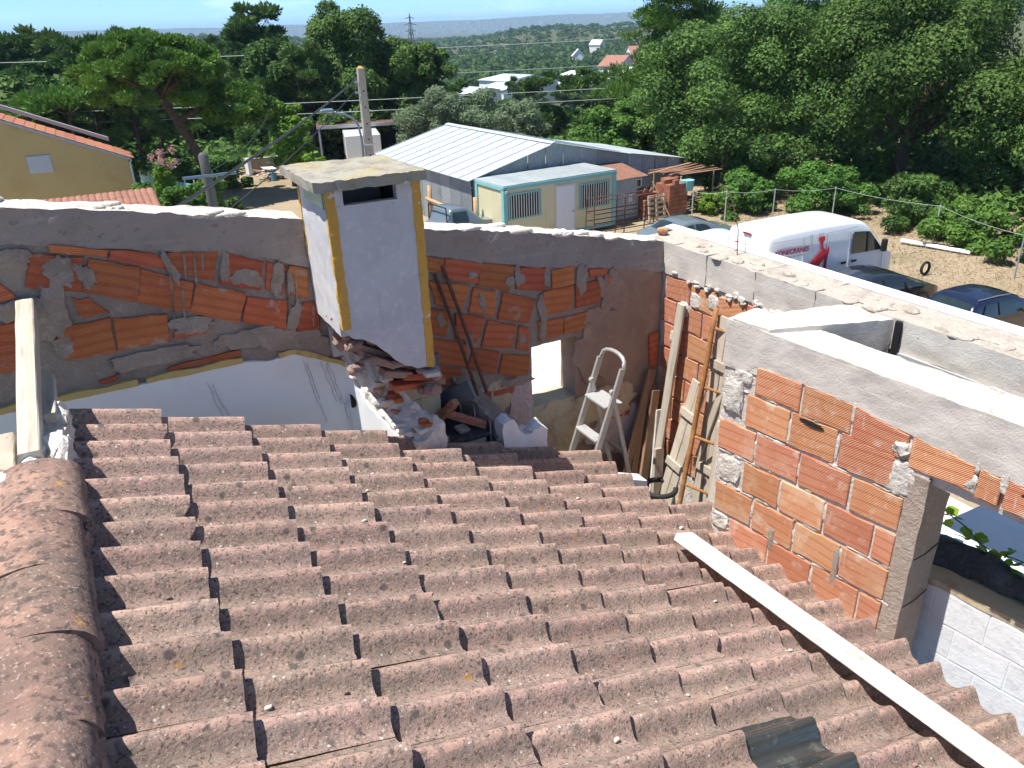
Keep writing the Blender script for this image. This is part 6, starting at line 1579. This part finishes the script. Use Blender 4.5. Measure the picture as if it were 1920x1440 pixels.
tree('olive_tree', 'second grey-green olive right of the first behind the roof ridge', (21.0, 41.0, 0), 'leaf_olive', 'bark_grey', 4.2, 2.9, .4, 24000, .17, 36, 34, trunk=.16, limbs=6, aspect=.4)
tree('oak_sapling', 'light green young oak behind the warehouse lean-to', (25.5, 37.0, -.5), 'leaf_bush', 'bark_grey', 4.6, 2.8, .3, 22000, .19, 37, 30, trunk=.14, limbs=5)
tree('oak_sapling', 'dark young oak between the lean-to and the big trunk', (29.0, 35.0, -.5), 'leaf_oak', 'bark_grey', 5.0, 3.0, .3, 22000, .2, 38, 30, trunk=.14, limbs=5)
# --- bushes and brambles
def bush(label, x, y, H, Rw, n, seed, mat='leaf_bush', size=.13, sx=1.0, rz=0):
    t = tree('bush', label, (x, y, -.05), mat, 'bark_grey', H, Rw, -.1, n, size, seed, 22, cat='bush', flat=.85, trunk=.04, limbs=4, rz=rz)
    t.scale = (sx, 1, 1); return t
bush('bramble mound left of the van roof, nearest the brick stacks', 24.0, 23.6, 1.9, 1.9, 13000, 61)
bush('wide bramble mound just behind the van roof', 26.6, 20.8, 2.3, 2.4, 18000, 62)
bush('dark bramble mound behind the van cab', 28.2, 17.2, 2.1, 2.3, 15000, 63, 'leaf_oak')
bush('bright bramble mound right of the van beyond the white board', 27.3, 14.0, 1.7, 2.0, 15000, 64)
bush('bright bramble at the right edge of the yard', 27.2, 10.6, 1.9, 2.1, 15000, 65)
bush('bramble beyond the tall leaning fence post', 26.4, 7.4, 1.7, 1.9, 11000, 66)
bush('sparse yellow bramble among rubbish by the board shelter', 22.6, 24.2, 1.0, 1.0, 4000, 67, 'leaf_lemon')
bush('low shrub in front of the oak trunk', 27.0, 26.4, 2.4, 2.2, 14000, 68, 'leaf_oak')
bush('green creeper mound over the tiled shed', -2.3, 32.2, 3.2, 1.5, 12000, 71, size=.15)
bush('leafy shrub between the tiled shed and the utility pole', -.6, 33.5, 2.9, 1.3, 10000, 72, size=.15)
bush('ferny green shrub beside the utility pole', .9, 35.0, 3.2, 1.2, 10000, 73, size=.15)
bush('tall yellow-green shrub with pink blossom by the ochre house', -.6, 38.6, 3.6, 1.0, 9000, 74, 'leaf_lemon', .16)
bush('rounded green shrub behind the utility pole', 3.6, 47.0, 1.9, 1.6, 10000, 75, 'leaf_bush', .15)
bush('shrub at the foot of the umbrella pine', 1.2, 46.5, 1.9, 1.5, 9000, 76, 'leaf_oak', .16)
bush('small dark shrub right of the utility pole foot', 2.0, 36.0, 1.5, .8, 5000, 77, 'leaf_oak', .14)
bush('low shrub beside the small yellow-green tree', 9.6, 47.8, 1.2, 1.0, 5000, 78, 'leaf_lemon', .15)
fl_ = thing('blossom', 'pink blossom heads above the shrub by the ochre house', 'flowers', (-.4, 38.4, 0))
rs = np.random.RandomState(3)
for k in range(9):
    C = rs.normal(0, .10, (40, 3)) + np.array([rs.uniform(-.7, .9), rs.uniform(-.3, .3), rs.uniform(2.7, 3.9)])
    put('flower_head', quads_mesh('flower_head', cards(C, C * 0 + 1, .12, .9, rs), mt['flower']), None, fl_, local=True)

# --- the woods in the middle distance: each tree a thing, copied from a few kinds
def proto(kind, seed):
    rs = np.random.RandomState(seed)
    if kind == 'pine':
        H = 9.0; bl = pine_blobs(H, 3.0, 2.2, rs, 34)
        return tree('forest_pine', 'pine in the wooded valley', (0, 0, 0), 'leaf_pine_far', 'bark', H, 3, 2.2, 12000, .42, seed, needle=True, aspect=.3, blobs=bl, trunk=.2, limbs=5, up=.5, shell=.8)
    if kind == 'stone_pine':
        bl = []
        for k in range(34):
            a = rs.uniform(0, 6.28); r = 3.6 * math.sqrt(rs.uniform(0, 1)); bl.append(((r * math.cos(a), r * math.sin(a), 6.6 + 1.4 * (1 - (r / 4) ** 2) + rs.uniform(-.4, .2)), (1.0, 1.0, .6)))
        return tree('forest_stone_pine', 'flat-topped stone pine in the wooded valley', (0, 0, 0), 'leaf_pine', 'bark', 8, 3.6, 5, 8000, .5, seed, needle=True, aspect=.3, blobs=bl, trunk=.25, limbs=6, up=.6, shell=.7)
    return tree('forest_oak', 'round oak in the wooded valley', (0, 0, 0), 'leaf_oak', 'bark_grey', 7.0, 3.6, .6, 7000, .5, seed, 26, trunk=.2, limbs=5)
PR = [proto('pine', 201), proto('pine', 202), proto('oak', 203), proto('oak', 204), proto('stone_pine', 205), proto('pine', 206)]
LBL = {'forest_pine': 'conical pine among the woods of the valley', 'forest_oak': 'round broadleaf tree among the woods of the valley', 'forest_stone_pine': 'flat-topped stone pine among the woods of the valley'}
rnd = random.Random(77)
spots = []
tries = 0
used0 = [False] * len(PR)
NTREE = 285
while len(spots) < NTREE and tries < 60000:
    tries += 1
    a = rnd.uniform(-37, 36.5)
    r = 60 * (255 / 60) ** (rnd.random() ** .9)
    x, y = polar(r, a)
    if r < 72 and -13 < a < 7: continue
    if a > 13 and r < 75: continue
    if -4.2 < a < 4.4 and 196 < r < 272: continue          # clearing round the white sheds
    if 6 < a < 12.5 and 205 < r < 290 and rnd.random() < .8: continue
    if a > 21 and 90 < r < 300: continue                     # dry field at the right
    if any((x - q[0]) ** 2 + (y - q[1]) ** 2 < (2.4 + r * .006) ** 2 for q in spots): continue
    spots.append((x, y, r, a))
for i, (x, y, r, a) in enumerate(spots):
    k = rnd.choice([0, 1, 5, 2, 3, 0, 1, 2, 4, 5]) if a > -12 else rnd.choice([0, 1, 5, 0, 1, 5, 2, 4, 3])
    sc = rnd.uniform(.72, 1.08) * (1 + .12 * sstep(110, 160, r) * (a < -5 or a > 5))
    if a < -14 and r < 110: sc *= 1.08
    src = PR[k]
    z = height(x, y) - .2
    h = 9.0 * sc
    if used0[k]:
        o = copy_thing(src, (x, y, z), rnd.uniform(0, 6.28), (sc, sc, sc * rnd.uniform(.85, 1.15)))
    else:
        o = src; o.location = (x, y, z); o.scale = (sc,) * 3; used0[k] = True
    o['label'] = LBL[o.name.split('.')[0]]; o['group'] = 'woods of the valley, ' + o.name.split('.')[0].replace('_', ' ')
# a few tall pines that break the skyline
for i, (px_a, r, sc, lb, k) in enumerate([(-15.9, 76, 1.32, 'tall pine breaking the skyline left of the dense round tree', 0), (-33.5, 84, 1.25, 'dark pine breaking the skyline at the far left', 1), (-28.5, 80, 1.2, 'pine breaking the skyline left of the umbrella pine', 5), (9.0, 118, 1.35, 'bright stone pine below the house with the tall brick stack', 4), (4.8, 92, 1.0, 'pine rising right of the olives behind the warehouse', 5)]):
    x, y = polar(r, px_a)
    copy_thing(PR[k], (x, y, height(x, y) - .2), i * 1.3, sc, lb)['group'] = 'skyline pines'

# --- far woods: one mass
rs = np.random.RandomState(9)
CC, DD = [], []
cnt = 0
while cnt < 5200:
    a = rs.uniform(-38, 38); r = 225 * (1500 / 225) ** rs.uniform(0, 1)
    if 20 < a and r < 420: continue
    if -4.4 < a < 4.6 and r < 275: continue
    if 4 < a < 10.5 and 275 < r < 310: continue
    x, y = polar(r, a); z = height(x, y); s = rs.uniform(2.3, 4.2)
    n = 46
    d = rs.normal(0, 1, (n, 3)); d /= np.linalg.norm(d, axis=1, keepdims=True); d[:, 2] = np.abs(d[:, 2]) * 1.0 - .1
    CC.append(np.array([x, y, z + s * .9]) + d * np.array([s, s, s * .85])); DD.append(d); cnt += 1
V = cards(np.concatenate(CC), np.concatenate(DD), 1.9, .8, rs)
o = put('distant_woods', quads_mesh('distant_woods', V, mt['leaf_woods']), None)
tag(o, 'far woods covering the ridge towards the horizon', 'woods', kind='stuff')

# --- scrub under the trees: one mass
rs = np.random.RandomState(19); CC = []
while len(CC) < 80000:
    a = rs.uniform(-38, 38); r = 40 * (270 / 40) ** rs.uniform(0, 1)
    x, y = polar(r, a)
    if a < 13 and (r < 61 if a > -13 else r < 57): continue
    if a >= 13 and (x < 29.5 or (a > 21 and r > 85)): continue
    if -4.2 < a < 4.4 and 205 < r < 262: continue
    CC.append((x, y, height(x, y) + rs.uniform(0, .9 + r * .006)))
C = np.array(CC); rr_ = np.hypot(C[:, 0] - EYE.x, C[:, 1] - EYE.y)[:, None]
V = cards(C, C * 0 + np.array([0, 0, .5]), .10 + .0065 * rr_, .75, rs)
o = put('undergrowth', quads_mesh('undergrowth', V, mt['leaf_oak']), None)
tag(o, 'dense green undergrowth between the trees of the valley', 'undergrowth', kind='stuff')

# ---------------------------------------------------------------- far buildings and pylons
def far_house(name, label, loc, rz, w, d, h, roofh, wallmat, roofmat, cat='house', nwin=2):
    t = thing(name, label, cat, loc, rz)
    put('wall', MB().prism([(-w / 2, -7), (w / 2, -7), (w / 2, h), (0, h + roofh), (-w / 2, h)], 'y', -d / 2, d / 2).mesh('wall'), wallmat, t, local=True)
    rfm = MB()
    for s in (-1, 1):
        rfm.add([(0, -d / 2 - .3, h + roofh + .12), (s * (w / 2 + .4), -d / 2 - .3, h - .10), (s * (w / 2 + .4), d / 2 + .3, h - .10), (0, d / 2 + .3, h + roofh + .12), (0, -d / 2 - .3, h + roofh - .05), (s * (w / 2 + .4), -d / 2 - .3, h - .3), (s * (w / 2 + .4), d / 2 + .3, h - .3), (0, d / 2 + .3, h + roofh - .05)],
                [(0, 1, 2, 3), (4, 7, 6, 5), (0, 4, 5, 1), (1, 5, 6, 2), (2, 6, 7, 3), (3, 7, 4, 0)])
    put('roof', rfm.mesh('roof'), roofmat, t, local=True)
    for k in range(nwin):
        put('window', MB().box((-w / 2 + (k + .5) * w / nwin, -d / 2 - .02, h * .55), (1.0, .06, 1.0)).mesh('window'), mt['dark_int'], t, local=True)
    return t
wm, rm = mt['white_wall'], mt['clay_roof']
def gpos(r, a, dz=0): x, y = polar(r, a); return (x, y, height(x, y) + dz)
whz = -10.0
for i, (r, a, w, d, h, lb) in enumerate([(232, -1.7, 13, 12, 1.8, 'low white flat building at the left of the sheds in the valley'), (238, .7, 16, 13, 2.2, 'wide white shed in the middle of the wooded valley'), (256, 1.2, 20, 14, 3.4, 'rear white shed with the longest pale roof in the valley'), (262, 5.6, 12, 10, 3.4, 'white building left of the stone pine in the valley'), (270, 9.6, 16, 10, 3.6, 'white building half hidden by pine branches in the valley')]):
    x, y = polar(r, a)
    far_house('white_shed', lb, (x, y, whz), R(10), w, d, h, 1.0, wm, mt['zinc_roof'] if i < 3 else wm, 'shed', 4)
x, y = polar(300, 8.0)
fh = far_house('brick_stack_house', 'red-roofed house with tall round brick stack in the valley', (x, y, -11.0), R(20), 11, 9, 5, 3.2, wm, mt['shed_tile'])
put('brick_stack', MB().tube([(0, 0, 0), (0, 0, 12.0), (0, 0, 12.3), (0, 0, 13)], [1.15, .95, 1.15, 1.1], 14).mesh('brick_stack'), mt['clay_block'], fh, (2.2, -6, -3), local=True)
for i, (r, a, w, z, lb) in enumerate([(590, 6.6, 13, -3.6, 'far white gabled house on the wooded ridge'), (430, 9.2, 15, -10.5, 'far red-roofed house left of the tall pine'), (330, 11.8, 12, -10, 'red and white house seen through the pine branches'), (420, 5.3, 8, -14.5, 'tiny white block among the valley woods')]):
    x, y = polar(r, a); far_house('far_house', lb, (x, y, height(x, y) + (1.5 if i == 0 else 3.5 if i == 1 else 2.5)), R(30 + 40 * i), w * .7, 8, 3.4, 3.0, wm, wm if i in (0, 3) else mt['shed_tile'])
def pylon(label, r, a, top, h):
    x, y = polar(r, a); t = thing('power_pylon', label, 'pylon', (x, y, top - h), R(30))
    mb = MB()
    k = h / 30
    for sx in (-1, 1):
        for sy in (-1, 1):
            mb.tube([(sx * 2.6 * k, sy * 2.6 * k, 0), (sx * .8 * k, sy * .8 * k, 20 * k), (0, 0, 30 * k)], .16 * k, 4)
    for j in range(6):
        z0, z1 = j * 3.4 * k, (j + 1) * 3.4 * k; w0, w1 = (2.6 - 1.8 * j / 6) * k, (2.6 - 1.8 * (j + 1) / 6) * k
        for s in (-1, 1):
            mb.tube([(-w0, s * w0, z0), (w1, s * w1, z1)], .1 * k, 4); mb.tube([(w0, s * w0, z0), (-w1, s * w1, z1)], .1 * k, 4); mb.tube([(s * w0, -w0, z0), (s * w1, w1, z1)], .1 * k, 4)
    put('tower', mb.mesh('tower'), mt['cable'], t, local=True)
    for z, w in ((20, 5), (23.5, 6), (27, 4.2)):
        put('cross_arm', MB().tube([(-w * k, 0, z * k), (0, 0, (z + 1) * k), (w * k, 0, z * k)], .2 * k, 4).mesh('cross_arm'), mt['cable'], t, local=True)
pylon('tall lattice power pylon right of the dense round tree', 520, -5.95, 16.2, 30)
pylon('slim lattice pylon against the sky left of the umbrella pine', 700, -24.3, 17.5, 30)
pylon('pale small pylon on the wooded ridge', 800, .75, 6.5, 26)
# city speckle on the far shore
rs = np.random.RandomState(14); mb = MB()
for k in range(1300):
    a = rs.uniform(-36, 14); r = rs.uniform(4300, 5900); x, y = polar(r, a); z = height(x, y)
    w, h = rs.uniform(8, 24), rs.uniform(4, 11)
    mb.box((x, y, z + h / 2 - 1), (w, w * .8, h), rz=rs.uniform(0, 1.5))
o = mb.build('distant_city', M('pale_city', (.42, .42, .42), .9), None); tag(o, 'pale far city scattered below the hills on the horizon', 'city', kind='stuff')

# ---------------------------------------------------------------- dry grass over the yard
rs = np.random.RandomState(5)
P_ = []
while len(P_) < 26000:
    x, y = rs.uniform(17.5, 31), rs.uniform(3, 27)
    if (x - 17.5) * .4 + (y - 3) * .0 < rs.uniform(0, 2) or y > 25.5 - (x - 18) * .0: continue
    P_.append((x, y, rs.uniform(.0, .07)))
C = np.array(P_)
V = cards(C, C * 0 + np.array([0, 0, .0]), .16, .12, rs, up=.2)
V[:, 2] = np.maximum(V[:, 2], .005)
o = put('dry_grass', quads_mesh('dry_grass', V, mt['leaf_dry']), None); tag(o, 'dry straw-coloured grass on the yard ground', 'grass', kind='stuff')

# ---------------------------------------------------------------- the air
def box_mesh():
    return MB().box((0, 0, 27), (16400, 16400, 116)).mesh('haze')
hz = put('haze', box_mesh(), None)
hm = bpy.data.materials.new('haze'); hm.use_nodes = True
hm.node_tree.nodes.clear()
ho = hm.node_tree.nodes.new('ShaderNodeOutputMaterial'); pv = hm.node_tree.nodes.new('ShaderNodeVolumePrincipled')
pv.inputs['Color'].default_value = (.50, .74, 1.0, 1); pv.inputs['Density'].default_value = .0002
hm.node_tree.links.new(pv.outputs[0], ho.inputs['Volume'])
hz.data.materials.append(hm)
tag(hz, 'thin blue haze over the valley', 'haze', kind='stuff')
